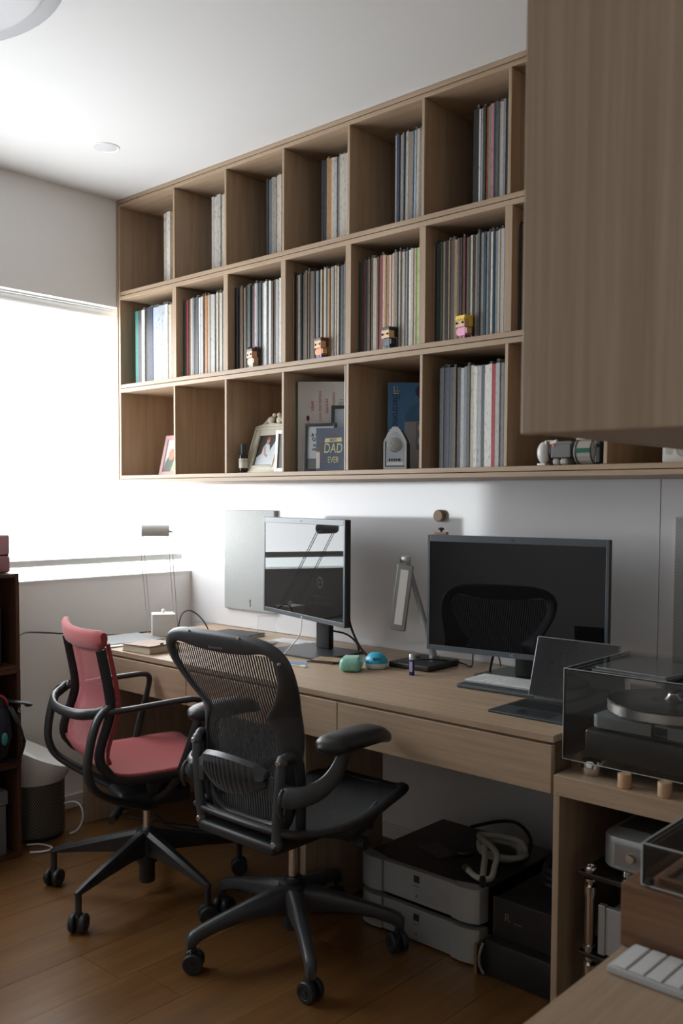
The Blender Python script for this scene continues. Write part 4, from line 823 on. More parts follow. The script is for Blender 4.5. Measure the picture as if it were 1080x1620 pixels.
mesh_obj('dome', mb().loft([egg(.0182, 1), egg(.026, .97), egg(.036, .86), egg(.044, .68), egg(.050, .42), egg(.052, .1)]), mat('dome_blue', (.03, .38, .58), .3, noise=.06), dsn, sm=60)
mesh_obj('tab', mb().rbox(-.012, .012, -.043, -.030, .030, .040, .002), mat('dome_dark_blue', (.015, .20, .34), .35, noise=.06), dsn)
# LED desk lamp
bp_ = (1.505, -.205)
dlp = thing('desk_lamp', 'grey folding LED desk lamp with hanging light bar on a black base', 'lamp', (bp_[0], bp_[1], DZ+.0003), 3)
mesh_obj('base', mb().rbox(-.082, .082, -.095, .095, 0, .020, .006, 3), BLACKP, dlp, sm=35)
LG_ = mat('lamp_grey', (.32, .335, .33), .35, metal=.2, noise=.03)
tp = on(644, 884, 1, -.165); tp = (tp[0]-bp_[0], .04, tp[2]-DZ)
mesh_obj('pole', mb().sweep([(.012, .045, .018), (tp[0]+.004, tp[1], tp[2])], [.0135, .008], seg=16), LG_, dlp, sm=50)
mesh_obj('pole_collar', mb().cyl((.012, .045, .018), (.012, .045, .032), .018), STEEL, dlp, sm=50)
mesh_obj('joint', mb().rbox(tp[0]-.012, tp[0]+.018, tp[1]-.022, tp[1]+.010, tp[2]-.014, tp[2]+.010, .004), STEEL, dlp, sm=35)
ha = on(644, 893, 1, -.205); hb_ = on(631, 997, 1, -.205); ha = Vector((ha[0]-bp_[0], -.005, ha[2]-DZ)); hb_ = Vector((hb_[0]-bp_[0], -.005, hb_[2]-DZ))
zz = (ha-hb_).normalized(); nn = Vector((.40, -.92, 0)); xx = nn.cross(zz).normalized()*-1; nn = xx.cross(zz)
HM = Matrix(((xx.x, -nn.x, zz.x, hb_.x), (xx.y, -nn.y, zz.y, hb_.y), (xx.z, -nn.z, zz.z, hb_.z), (0, 0, 0, 1))); hl = (ha-hb_).length
q = mb(); q.M = HM; q.rbox(-.029, .029, -.006, .006, 0, hl, .0055, 3); lh = mesh_obj('light_bar', q, LG_, dlp, sm=35)
q = mb(); q.M = HM; q.rbox(-.013, .015, -.0072, -.0055, .022, hl-.018, .0005).rbox(-.013, .015, .0055, .0072, .022, hl-.018, .0005); mesh_obj('diffuser_strip', q, mat('diffuser_white', (.9, .9, .89), .35, noise=.01), lh)
cable('lamp_cable', [(1.46, -.13, DZ+.004), (1.47, -.20, DZ+.026), (1.50, -.235, DZ+.026), (1.56, -.18, DZ+.024), (1.60, -.12, DZ+.010), (1.64, -.12, DZ+.004), (1.60, -.05, DZ+.035), (1.615, -.03, DZ+.070), (1.66, -.03, DZ+.070), (1.70, -.045, DZ+.03), (1.71, -.05, DZ+.004)], .0026, CABLE, 'thin black lamp cable looping over the black lamp base')
gs = dp(651, 1068)
gl = thing('glue_stick', 'blue glue stick with a silver cap standing on the desk', 'glue stick', (gs[0], gs[1], DZ+.0003), 20)
mesh_obj('tube', mb().lathe([(0, 0), (.0085, 0), (.009, .001), (.009, .050), (0, .050)], seg=20), mat('tube_blue', (.015, .02, .16), .35, noise=.05), gl, sm=40); mesh_obj('cap', mb().lathe([(0, .050), (.0088, .050), (.0088, .066), (.0075, .068), (0, .068)], seg=20), SILVER, gl, sm=40)
mesh_obj('label', mb().box(-.005, .005, -.0096, -.0085, .012, .044), col('label_grey_blue', (.45, .46, .6)), gl)
# cables behind the monitors
cable('monitor_cable', [tuple(on(551, 975, 1, -.27)), tuple(on(556, 995, 1, -.29)), tuple(on(566, 1018, 1, -.28)), tuple(on(577, 1034, 1, -.27)), dp(592, 1046, .004)], .0042, CABLE, 'black cable hanging from the angled monitor to the desk')
cable('monitor_cable', [(1.07, -.19, .80), (1.12, -.17, .79), (1.15, -.15, .76), (1.155, -.14, DZ+.003)], .0035, CABLE, 'short black cable curving behind the angled monitor stand')
cable('monitor_cable', [(1.84, -.20, .83), (1.80, -.18, .825), (1.76, -.17, .79), (1.745, -.17, DZ+.005)], .0042, CABLE, 'black cable curving down behind the dark monitor')
cable('charging_cable', [(1.02, -.306, .862), (1.035, -.33, .80), (1.045, -.395, .755), (1.04, -.425, DZ+.010), (1.00, -.44, DZ+.003), (.94, -.42, DZ+.003)], .0021, WCABLE, 'white cable hanging below the angled monitor')
q = dp(483, 1056); uc_ = thing('usb_cable', 'white cable end with a metal plug lying on the desk', 'cable', (q[0], q[1], DZ+.0003), 8)
mesh_obj('cord', mb().sweep([(-.12, -.02, .003), (-.06, -.006, .003), (-.018, 0, .003)], .002), WCABLE, uc_, sm=60); mesh_obj('plug_grip', mb().rbox(-.020, .004, -.006, .006, 0, .007, .002), WPLAS, uc_); mesh_obj('plug_tip', mb().rbox(.004, .011, -.0042, .0042, .002, .005, .001), STEEL, uc_)
cable('window_cable', [(.30, -1.045, .80), (.22, -1.0, .775), (.12, -.90, .772), (.05, -.78, .752), (.08, -.72, .745), (.16, -.62, DZ+.012), (.176, -.5, DZ+.004), (.19, -.38, DZ+.004), (.235, -.29, DZ+.004)], .0032, CABLE, 'thin dark cable stretched from the walnut cubes to the desk by the window')
cable('arching_cable', [(.398, -.385, DZ+.004), (.392, -.38, DZ+.05), (.395, -.365, DZ+.095), (.405, -.335, DZ+.108), (.42, -.30, DZ+.085), (.435, -.27, DZ+.04), (.44, -.26, DZ+.004)], .0026, CABLE, 'black cord arching up beside the white cube base')
# white keyboard on its dark tray
kb = thing('keyboard', 'white compact keyboard on a dark tray in front of the dark monitor', 'keyboard', (1.945, -.335, DZ+.0003), 3)
mesh_obj('tray', mb().rbox(-.155, .155, -.085, .075, 0, .012, .004), col('tray_slate', (.055, .065, .07), .5), kb); KW = mat('keycap_white', (.72, .73, .73), .4, noise=.01)
mesh_obj('case', mb().rbox(-.150, .150, -.055, .072, .0122, .019, .003), col('keyboard_silver', (.22, .23, .24), .4), kb)
for rr in range(5):
    x = -.147
    if rr == 0: ks = [.0205]*4+[.11]+[.0205]*4
    else: ks = [.0205*(1+.12*((rr*7) % 3))]+[.0200]*12+[.0205]
    k0 = .294/sum(ks)
    for w_ in ks:
        w_ *= k0; mesh_obj('key', mb().box(x+.0012, x+w_-.0012, -.051+rr*.0243, -.051+rr*.0243+.0215, .019, .0215), KW, kb); x += w_
# tablet with keyboard case
tkA = dp(780, 1126); tkB = dp(895, 1150)
tb = thing('tablet', 'grey tablet propped up on a black keyboard case', 'tablet', (2.165, -.525, DZ+.0003), 0)
mesh_obj('keyboard_deck', mb().rbox(-.122, .125, -.112, .105, 0, .007, .003), mat('deck_slate', (.035, .045, .05), .5, noise=.05), tb)
KBK = mat('keycap_black', (.012, .013, .014), .45, noise=.05)
for rr in range(5):
    for cc in range(13): mesh_obj('key', mb().box(-.110+cc*.0173, -.110+cc*.0173+.0155, -.025+rr*.0175, -.025+rr*.0175+.0155, .007, .0085), KBK, tb)
mesh_obj('trackpad', mb().rbox(-.052, .052, -.096, -.036, .0068, .0076, .0003), mat('trackpad_dark', (.016, .018, .02), .3, noise=.05), tb)
TM = Matrix.Translation((0.003, .095, .013)) @ Matrix.Rotation(R(-17), 4, 'X')
q = mb(); q.M = TM; q.rbox(-.126, .126, 0, .0062, 0, .171, .0028, 3); mesh_obj('tablet_body', q, mat('tablet_aluminium', (.30, .31, .34), .35, metal=.8, noise=.02), tb, sm=35)
q = mb(); q.M = TM; q.rbox(-.1235, .1235, -.0006, .0004, .0025, .1685, .0003); mesh_obj('tablet_screen', q, mat('tablet_glass', (.020, .020, .021), .06, spec=.7, noise=.01), tb)
q = mb(); q.M = TM; q.rbox(-.124, .124, .0065, .010, .012, .167, .0015); mesh_obj('back_cover', q, col('cover_slate', (.03, .032, .035)), tb)
mesh_obj('hinge', mb().cyl((-.10, .098, .011), (.10, .098, .011), .006).rbox(-.10, .10, .088, .104, .006, .012, .002), BLACKP, tb, sm=50)

# ------------------------------------------------------------------ turntable on the low cabinet
TZ = CT+.0003
tt = thing('turntable', 'grey and black turntable with a record on its platter', 'turntable', (2.60, -.53, TZ))
mesh_obj('plinth', mb().rbox(2.352, 2.845, -.688, -.372, .672, .742, .008, 3), mat('plinth_black', (.018, .024, .027), .38, noise=.05), tt, True, sm=35)
TG = mat('deck_grey', (.20, .225, .225), .4, metal=.2, noise=.03)
mesh_obj('deck_plate', mb().prism([(2.380, -.682), (2.515, -.682), (2.515, -.668), (2.552, -.668), (2.552, -.682), (2.838, -.682), (2.838, -.378), (2.380, -.378), (2.366, -.392), (2.366, -.668)], 'xy', .748, .777), TG, tt, True, bev=.002)
mesh_obj('deck_gap', mb().box(2.385, 2.833, -.675, -.383, .742, .748), BLACKP, tt, True)
pc = on(1064, 1104, 2, .818); PC = (pc[0], pc[1])
mesh_obj('switch_recess', mb().box(2.518, 2.549, -.670, -.660, .752, .770), BLACKP, tt, True)
mesh_obj('platter', mb().lathe([(0, .777), (.120, .777), (.142, .782), (.150, .786), (.150, .806), (.147, .808), (0, .808)], c=(PC[0], PC[1], 0), seg=72), STEEL, tt, True, sm=30)
mesh_obj('speed_lever', mb().cyl((2.43, -.64, .777), (2.43, -.64, .790), .013).rbox(2.42, 2.452, -.646, -.634, .79, .796, .002), STEEL, tt, True, sm=35)
mesh_obj('tonearm_base', mb().cyl((2.79, -.46, .777), (2.79, -.46, .83), .025).cyl((2.79, -.46, .83), (2.79, -.46, .845), .018), TG, tt, True, sm=40)
mesh_obj('tonearm', mb().sweep([(2.80, -.43, .838), (2.79, -.46, .838), (2.775, -.60, .832), (2.745, -.64, .826)], .004).cyl((2.803, -.42, .838), (2.808, -.395, .838), .014), CHROME, tt, True, sm=50)
fm = [(2.385+.0, -.672), (2.82, -.672), (2.385, -.395), (2.82, -.395)]
for x, y in fm:
    mesh_obj('foot', mb().lathe([(0, TZ), (.0245, TZ), (.026, TZ+.002), (.026, .668), (.024, .6715), (0, .672)], c=(x-.012 if x < 2.5 else x, y-.014 if y < -.5 else y, 0), seg=32), CHROME, tt, True, sm=40)
VIN = mat('vinyl_black', (.010, .010, .011), .22, noise=.2, nscale=60)
rd = thing('vinyl_record', 'black vinyl record lying on the turntable platter', 'record', (PC[0], PC[1], .8082))
mesh_obj('disc', mb().lathe([(0, 0), (.148, 0), (.149, .001), (.148, .0022), (.130, .0024), (.1295, .0020), (.110, .0024), (.1095, .0020), (.085, .0024), (.0845, .0020), (.052, .0024), (0, .0024)], seg=72), VIN, rd, sm=30)
mesh_obj('paper_label', mb().lathe([(0, .0025), (.05, .0025), (.05, .0028), (0, .0028)], seg=40), col('label_dark', (.05, .045, .04)), rd)
ck = thing('record_clamp', 'flared grey record weight standing on the vinyl record', 'record weight', (PC[0], PC[1], .8112))
mesh_obj('stem', mb().lathe([(0, 0), (.018, 0), (.019, .003), (.012, .012), (.011, .018), (.016, .024), (.020, .026), (0, .026)], seg=32), STEEL, ck, sm=40)
mesh_obj('bell', mb().lathe([(0, .026), (.018, .026), (.034, .034), (.038, .046), (.037, .056), (0, .058)], seg=36), mat('clamp_grey', (.16, .17, .18), .35, metal=.4, noise=.03), ck, sm=40)
# clear cover standing on its pegs
DX0, DX1, DY0, DY1, DZ0, DZ1 = 2.314, 2.862, -.722, -.362, .6695, .888
dc = thing('dust_cover', 'clear acrylic dust cover over the turntable', 'cover', (2.588, -.54, DZ0))
for a in ((DX0, DX1, DY0, DY0+.004, DZ0, DZ1-.004), (DX0, DX1, DY1-.004, DY1, DZ0, DZ1-.004), (DX0, DX0+.004, DY0+.004, DY1-.004, DZ0, DZ1-.004), (DX1-.004, DX1, DY0+.004, DY1-.004, DZ0, DZ1-.004), (DX0, DX1, DY0, DY1, DZ1-.004, DZ1)):
    mesh_obj('acrylic_sheet', mb().box(*a), ACRYL, dc, True)
EDGE = mat('acrylic_edge', (.42, .45, .45), .2, noise=.05)
ed = mb()
for a, b in (((DX0, DY0, DZ0), (DX0, DY0, DZ1)), ((DX0, DY0, DZ1), (DX1, DY0, DZ1)), ((DX0, DY0, DZ1), (DX0, DY1, DZ1)), ((DX0, DY0, DZ0), (DX1, DY0, DZ0)), ((DX0, DY0, DZ0), (DX0, DY1, DZ0))): ed.cyl(a, b, .0011, seg=6)
mesh_obj('polished_edge', ed, EDGE, dc, True)
PEG = wood('peg_beech', (.42, .25, .14), (.58, .38, .23), 'z', across=50)
for x in (2.478, 2.572, 2.80):
    single('wooden_peg', mb().lathe([(0, 0), (.0145, 0), (.0155, .001), (.0155, .031), (.0145, .0325), (0, .0325)], seg=24), PEG, 'round beech peg under the front edge of the clear cover', 'peg', (x, -.735, TZ), group='pegs under the dust cover', sm=40)
for i, (x0, x1, y0, y1, rz) in enumerate(((-.092, .092, -.088, .088, -3), (-.088, .090, -.086, .088, -6))):
    s_ = thing('record_sleeve', ('pale printed record sleeve lying on the clear cover, under another' if i == 0 else 'topmost pale record sleeve lying on the clear cover'), 'record', (2.475, -.624+.012*i, DZ1+.0012+i*.0042), rz)
    mesh_obj('sleeve_card', mb().box(x0, x1, y0, y1, 0, .0036), mat('pale_print', (.50, .54, .53), .35, noise=.45, nscale=22), s_); mesh_obj('plastic_edge', mb().box(x0-.006, x1+.006, y0-.006, y1+.006, .0037, .0040), SMOKE, s_)

# ------------------------------------------------------------------ hi-fi inside the low cabinet
AL = mat('satin_aluminium', (.46, .49, .50), .38, metal=.55, noise=.02)
def rounded(x0, x1, y0, y1, r, n=5):
    pts = []
    for cx, cy, a0 in ((x1-r, y1-r, 0), (x0+r, y1-r, 90), (x0+r, y0+r, 180), (x1-r, y0+r, 270)):
        pts += [(cx+r*math.cos(R(a0+90*i/n)), cy+r*math.sin(R(a0+90*i/n))) for i in range(n+1)]
    return pts
rk = thing('equipment_rack', 'chrome post rack with clear shelves inside the low cabinet', 'rack', (2.6, -.5, .0505))
for z in (.400, .205): mesh_obj('rack_shelf', mb().rbox(2.352, 2.84, -.705, -.25, z-.012, z, .002), mat('smoked_acrylic', (.03, .028, .026), .12, noise=.05), rk, True)
for x, y in ((2.376, -.690), (2.376, -.28), (2.81, -.690), (2.81, -.28)):
    po = mb()
    for z0, z1 in ((.0505, .195), (.206, .386)):
        po.lathe([(0, z0), (.015, z0), (.016, z0+.003), (.016, z0+.016), (.012, z0+.019), (.0125, z0+.024), (.0125, z1-.042), (.0155, z1-.040), (.0155, z1-.020), (.012, z1-.017), (.006, z1-.010), (.015, z1-.007), (.015, z1-.001), (0, z1-.001)], c=(x, y, 0), seg=24)
    po.lathe([(0, .4005), (.015, .4005), (.0165, .403), (.0165, .412), (.015, .415), (.008, .415), (.007, .411), (0, .411)], c=(x, y, 0), seg=24)
    mesh_obj('rack_post', po, CHROME, rk, True, sm=40)
a1 = thing('amplifier', 'silver rounded amplifier with a single round knob on the top rack shelf', 'amplifier', (2.60, -.5, .4005))
body = rounded(2.398, 2.80, -.695, -.32, .045)
mesh_obj('body', mb().loft([[(x+(2.6-x)*k, y+(-.5-y)*k, z) for x, y in body] for k, z in ((.015, .424), (0, .428), (0, .492), (.012, .500), (.13, .512))]), AL, a1, True, sm=35)
mesh_obj('top_plate', mb().box(2.43, 2.77, -.66, -.36, .5121, .516), mat('dark_grey_top', (.10, .105, .10), .45, noise=.05), a1, True)
mesh_obj('front_recess', mb().rbox(2.437, 2.78, -.6962, -.690, .434, .488, .0025), mat('recess_grey', (.30, .285, .275), .4, metal=.3, noise=.03), a1, True)
mesh_obj('recess_lip', mb().box(2.437, 2.78, -.698, -.6955, .432, .435).box(2.437, 2.78, -.6975, -.6955, .487, .4885), AL, a1, True)
mesh_obj('knob', mb().lathe([(0, -.010), (.0095, -.010), (.011, -.008), (.011, 0), (0, 0)], c=(2.480, -.6962, .461), seg=24, axis='y'), CHROME, a1, True, sm=40)
text('lettering', 'Silb', .014, FBLK, a1, face_m((2.518-2.60, -.6966+.5, .459-.4005), (1, 0, 0), (0, 0, 1)))
for x in (2.46, 2.74): mesh_obj('foot', mb().lathe([(0, .4006), (.018, .4006), (.021, .403), (.021, .4235), (0, .4235)], c=(x, -.655, 0), seg=24), CHROME, a1, True, sm=40)
mesh_obj('rear_foot', mb().lathe([(0, .4006), (.018, .4006), (.021, .403), (.021, .4235), (0, .4235)], c=(2.6, -.36, 0), seg=24), CHROME, a1, True, sm=40)
a2 = thing('amplifier', 'square silver amplifier with a stepped front edge on the lower rack shelf', 'amplifier', (2.60, -.5, .2055))
mesh_obj('body', mb().rbox(2.425, 2.79, -.685, -.32, .215, .318, .002), AL, a2, True); mesh_obj('front_plate', mb().prism([(2.408, .214), (2.79, .214), (2.79, .328), (2.425, .328), (2.408, .330)], 'xz', -.70, -.6855), mat('front_aluminium', (.50, .50, .50), .4, metal=.4, noise=.02), a2, True, bev=.002)
mesh_obj('corner_post', mb().rbox(2.404, 2.422, -.704, -.688, .212, .332, .002), AL, a2, True)
for x in (2.46, 2.74): mesh_obj('foot', mb().cyl((x, -.65, .2056), (x, -.65, .215), .014).cyl((x, -.36, .2056), (x, -.36, .215), .014), BLACKP, a2, True, sm=40)

# ------------------------------------------------------------------ things on the side desk
E0 = DZ+.0003
wbx = thing('walnut_player', 'walnut wood record player box with a clear lid on the side desk', 'record player', (3.1, -1.46, E0))
mesh_obj('wooden_case', mb().rbox(2.889, 3.36, -1.62, -1.30, E0, .806, .002), BOXW, wbx, True)
mesh_obj('inner_rim', mb().box(2.935, 3.33, -1.594, -1.585, .8062, .815).box(2.935, 3.33, -1.335, -1.326, .8062, .815).box(2.926, 2.935, -1.594, -1.326, .8062, .815), BOXW, wbx, True, bev=.001)
mesh_obj('deck_mat', mb().box(2.936, 3.33, -1.584, -1.336, .8062, .809), mat('deck_grey_felt', (.17, .18, .185), .6, noise=.25, nscale=60), wbx, True)
lid = mesh_obj('lid', mb().box(2.913, 3.34, -1.613, -1.610, .8085, .858).box(2.913, 2.916, -1.610, -1.318, .8085, .858).box(2.913, 3.34, -1.318, -1.315, .8085, .858).box(2.913, 3.34, -1.613, -1.315, .858, .861), ACRYL, wbx, True)
el = mb()
for a, b in (((2.913, -1.613, .8085), (2.913, -1.613, .861)), ((2.913, -1.613, .861), (3.34, -1.613, .861)), ((2.913, -1.613, .861), (2.913, -1.315, .861)), ((2.913, -1.613, .8085), (3.34, -1.613, .8085))): el.cyl(a, b, .0012, seg=6)
mesh_obj('lid_edge', el, EDGE, wbx, True)
mesh_obj('rubber_pad', mb().rbox(2.917, 2.925, -1.614, -1.602, .8062, .8155, .001), BLACKP, wbx, True)
k2 = thing('keyboard', 'thin white keyboard with wide keys in front of the walnut player', 'keyboard', (3.05, -1.66, E0), -.5)
mesh_obj('case', mb().rbox(-.141, .20, -.037, .036, 0, .009, .002), col('keyboard_alu', (.50, .50, .51), .4), k2)
x = -.137
for i in range(15):
    if i < 4: rows2 = [(-.033, .033)]
    else: rows2 = [(-.033, -.002), (.001, .033)]
    for a, b in rows2: mesh_obj('key', mb().rbox(x, x+.0185, a, b, .0088, .0115, .001, 1), KW, k2)
    x += .0217

# ------------------------------------------------------------------ under the desk
def hifi(z, label):
    r_ = thing('power_amplifier', label, 'amplifier', (1.790, -.40, z))
    mesh_obj('chassis', mb().rbox(-.214, .214, -.185, .215, .006, .096, .003), mat('chassis_black', (.010, .010, .011), .3, noise=.05), r_)
    FS = mat('front_silver', (.42, .43, .43), .42, metal=.45, noise=.02)
    mesh_obj('front_plate', mb().box(-.125, .125, -.208, -.186, .006, .100), FS, r_, bev=.001)
    for sx in (-1, 1):
        pl = [(sx*.127, -.214), (sx*.16, -.218), (sx*.195, -.212), (sx*.212, -.200), (sx*.218, -.180), (sx*.218, -.165), (sx*.205, -.165), (sx*.127, -.186)]
        mesh_obj('curved_cheek', mb().prism(pl if sx > 0 else pl[::-1], 'xy', .006, .102), FS, r_, sm=30)
    mesh_obj('emblem', mb().box(-.010, .010, -.2092, -.2082, .066, .086), mat('emblem_black', (.03, .025, .02), .4, noise=.4, nscale=300), r_)
    mesh_obj('power_mark', mb().box(-.003, .003, -.2092, -.2082, .022, .030).box(-.012, .012, -.2088, -.2082, .054, .0555), col('mark_grey', (.16, .16, .16)), r_)
    for x, y in ((-.19, -.16), (.19, -.16), (-.19, .19), (.19, .19)): mesh_obj('foot', mb().cyl((x, y, 0), (x, y, .006), .016), BLACKP, r_, sm=40)
hifi(.0004, 'silver fronted power amplifier at the bottom of the stack under the desk')
hifi(.1135, 'silver fronted power amplifier on top of the stack under the desk')
AT = .1135+.0965
single('info_card', mb().box(-.055, .055, -.035, .035, 0, .002), col('card_dark_grey', (.11, .11, .11)), 'dark grey card lying on the upper amplifier', 'card', (1.735, -.43, AT), -14)
single('puck', mb().lathe([(0, 0), (.034, 0), (.036, .003), (.034, .009), (.025, .012), (.012, .010), (0, .010)], seg=28), BLACKP, 'flat black round puck beside the cable coil', 'puck', (1.80, -.385, AT+.002), sm=40)
CW = mat('braided_white_cable', (.52, .50, .43), .7, noise=.25, nscale=300, bump=.5)
wc = thing('white_cable_coil', 'thick white braided cable coiled on the upper amplifier', 'cable', (1.89, -.36, AT+.0005))
pts = []
for i in range(46):
    a = R(i*26+40); rr = .064+.014*math.sin(i*.55); pts.append((.0+rr*1.1*math.cos(a)+.012*math.sin(i*.3), .02+rr*math.sin(a)*.9, .0140+.013*(i//14)+.004*math.sin(i*.45)))
pts = pts[:34]+[(.055, -.07, .05), (.085, -.125, .03), (.10, -.17, .014), (.07, -.185, .012), (.02, -.16, .012)]
mesh_obj('cord', mb().sweep(smooth(pts, 4), .0088, seg=10), CW, wc, sm=60)
mesh_obj('cord_tail', mb().sweep(smooth([(.00, -.05, .046), (.03, -.09, .035), (.055, -.135, .022), (.085, -.185, .014)], 5), .0095, seg=10), CW, wc, sm=60)
mesh_obj('plug', mb().cyl((.085, -.185, .014), (.105, -.215, .012), .0095, .0095).cyl((.105, -.215, .012), (.11, -.222, .0115), .006), BLACKP, wc, sm=50)
mesh_obj('plug', mb().cyl((.02, -.16, .012), (.0, -.15, .012), .011, .011), STEEL, wc, sm=50)
single('black_cable_loop', mb().sweep(smooth([(1.70, -.20, AT+.005), (1.80, -.19, AT+.045), (1.90, -.24, AT+.075), (1.975, -.29, AT+.06), (1.99, -.33, AT+.02), (1.985, -.36, AT+.006)], 6), .0055, seg=8), CABLE, 'black cable arching over the white coil', 'cable', sm=60)
cu = thing('power_conditioner', 'black power unit with a pale emblem beside the amplifier stack', 'power unit', (2.15, -.40, .102))
mesh_obj('chassis', mb().rbox(2.045, 2.262, -.575, -.18, .1025, .205, .003), mat('unit_black', (.016, .015, .015), .42, noise=.08), cu, True)
mesh_obj('front_plate', mb().rbox(2.041, 2.266, -.590, -.576, .100, .208, .002), mat('unit_front_black', (.02, .019, .018), .38, noise=.08), cu, True)
mesh_obj('side_strip', mb().box(2.0385, 2.0408, -.588, -.578, .102, .206), col('strip_bronze', (.16, .11, .07), .35, metal=.6), cu, True)
text('lettering', 'R', .030, col('emblem_grey', (.16, .15, .14)), cu, face_m((2.085-2.15, -.5906+.40, .160-.102), (1, 0, 0), (0, 0, 1)))
mesh_obj('emblem_bar', mb().box(2.105, 2.13, -.5908, -.5902, .150, .1525), col('emblem_grey', (.16, .15, .14)), cu, True)
lu = thing('power_box', 'low black power box with a brass end plate on the floor', 'power unit', (2.15, -.42, .0004))
mesh_obj('chassis', mb().rbox(2.035, 2.264, -.625, -.18, .0006, .099, .004), mat('unit_black', (.016, .015, .015)), lu, True, sm=35)
mesh_obj('brass_plate', mb().rbox(2.012, 2.022, -.640, -.565, .0006, .085, .001), col('brass', (.30, .20, .08), .35, metal=.7), lu, True)
mesh_obj('spacer', mb().box(2.022, 2.035, -.62, -.58, .02, .07), BLACKP, lu, True)
mesh_obj('side_cord', mb().sweep(smooth([(2.036, -.632, .09), (2.030, -.640, .06), (2.030, -.638, .03), (2.04, -.634, .008)], 4), .004), col('cord_grey', (.22, .22, .21)), lu, True, sm=60)
cc_ = thing('black_cable_coil', 'thick black cable coiled on the power unit with the emblem', 'cable', (2.16, -.36, .2085))
mesh_obj('cord', mb().sweep(smooth([(.078*math.cos(R(30*i))*(1-.004*i), .12*math.sin(R(30*i))*(1-.004*i), .010+.0014*i) for i in range(40)], 2), .009, seg=8), CABLE, cc_, sm=60)
single('black_plug_block', mb().rbox(-.02, .02, -.03, .03, 0, .06, .012, 3), BLACKP, 'black plug block standing behind the cable coil', 'plug', (2.215, -.205, .2085), sm=40)
fc = single('floor_cable', mb().sweep(smooth([(.62, -.42, .005), (.50, -.46, .005), (.40, -.56, .02), (.30, -.60, .030), (.255, -.57, .06), (.262, -.52, .075), (.31, -.48, .05), (.40, -.48, .006), (.52, -.50, .005), (.70, -.40, .005)], 6), .0042, seg=8), CABLE, 'black cable looping on the floor by the desk side panel', 'cable', sm=60)
sk = thing('wall_socket', 'dark round wall socket under the desk', 'socket', (.80, -.0002, .16))
mesh_obj('plate', mb().rbox(-.075, .075, -.012, 0, -.045, .045, .004), BLACKP, sk); mesh_obj('plug', mb().lathe([(0, -.045), (.016, -.045), (.02, -.04), (.02, -.012), (0, -.012)], seg=20, axis='y'), BLACKP, sk, sm=40)

# ------------------------------------------------------------------ by the window: walnut cubes, purifier
BX0, BX1, BY0, BY1 = .004, .349, -1.395, -1.052
CL = ['bottom dark walnut cube, standing on the floor by the window', 'middle dark walnut cube of the stack by the window', 'top dark walnut cube of the stack, carrying the pink printer']
for i in range(3):
    z0 = .0004+i*.3405; dx = (0, .004, .002)[i]
    c_ = thing('storage_cube', CL[i], 'storage cube', (.17, -1.22, z0), 0, 'walnut storage cubes stacked by the window')
    x0, x1 = BX0+.012+dx*0, BX1+dx
    for nm, a, ax in (('side_board', (x0, x1, BY0, BY0+.014, z0, z0+.340), 'z'), ('side_board', (x0, x1, BY1-.014, BY1, z0, z0+.340), 'z'), ('top_board', (x0, x1, BY0+.0142, BY1-.0142, z0+.326, z0+.340), 'x'),
                      ('bottom_board', (x0, x1, BY0+.0142, BY1-.0142, z0, z0+.014), 'x'), ('back_board', (x0, x0+.006, BY0+.0142, BY1-.0142, z0+.0142, z0+.3258), 'z')):
        mesh_obj(nm, mb().box(*a), WALNUT[ax], c_, True, bev=.0015)
PZ = .0004+3*.3405
PINK = mat('printer_pink', (.52, .29, .31), .4, noise=.02)
pr2 = thing('label_printer', 'pink printer with round buttons on top of the walnut cubes', 'printer', (.20, -1.2, PZ+.0004))
mesh_obj('lower_case', mb().rbox(.06, .310, -1.31, -1.060, PZ+.0004, PZ+.062, .010, 3), mat('printer_dusty_pink', (.40, .20, .22), .42, noise=.02), pr2, True, sm=35)
mesh_obj('upper_case', mb().rbox(.06, .308, -1.31, -1.061, PZ+.0635, PZ+.136, .008, 3), PINK, pr2, True, sm=35)
mesh_obj('seam', mb().box(.064, .306, -1.306, -1.065, PZ+.061, PZ+.065), FBLK, pr2, True)
for z, m_ in ((.108, col('button_red', (.55, .12, .10))), (.093, col('button_grey', (.25, .22, .22)))):
    mesh_obj('button', mb().lathe([(0, 0), (.0045, 0), (.005, .0008), (.0035, .0014), (0, .0014)], c=(.3082, -1.125, PZ+z), seg=16, axis='x'), m_, pr2, True, sm=40)
for z in (.118, .083): mesh_obj('button_caption', mb().box(.3082, .3086, -1.131, -1.119, PZ+z, PZ+z+.0022), col('caption_brown', (.15, .10, .10)), pr2, True)
z2 = .0004+.681+.0145
for k, (y, c_, lab, h_) in enumerate(((-1.165, (.50, .51, .52), 'pale grey magazine with a photo cover standing in the top cube', .20), (-1.140, (.20, .21, .22), 'grey magazine next to the black folder in the top cube', .21), (-1.118, (.013, .013, .015), 'black folder standing in the top cube', .205))):
    g_ = thing('magazine', lab, 'magazine', (.17, y, z2+.0004)); mesh_obj('pages', mb().box(-.12, .149, -.007, .007, .001, h_-.001), col('page_grey%d' % k, tuple(min(.7, q*1.1) for q in c_)), g_); mesh_obj('cover', mb().box(-.122, .152, .0072, .0088, 0, h_).box(-.122, .152, -.0088, -.0072, 0, h_).box(.1522, .154, -.0088, .0088, 0, h_), mat('cover_print%d' % k, c_, .3, noise=.5, nscale=25), g_)
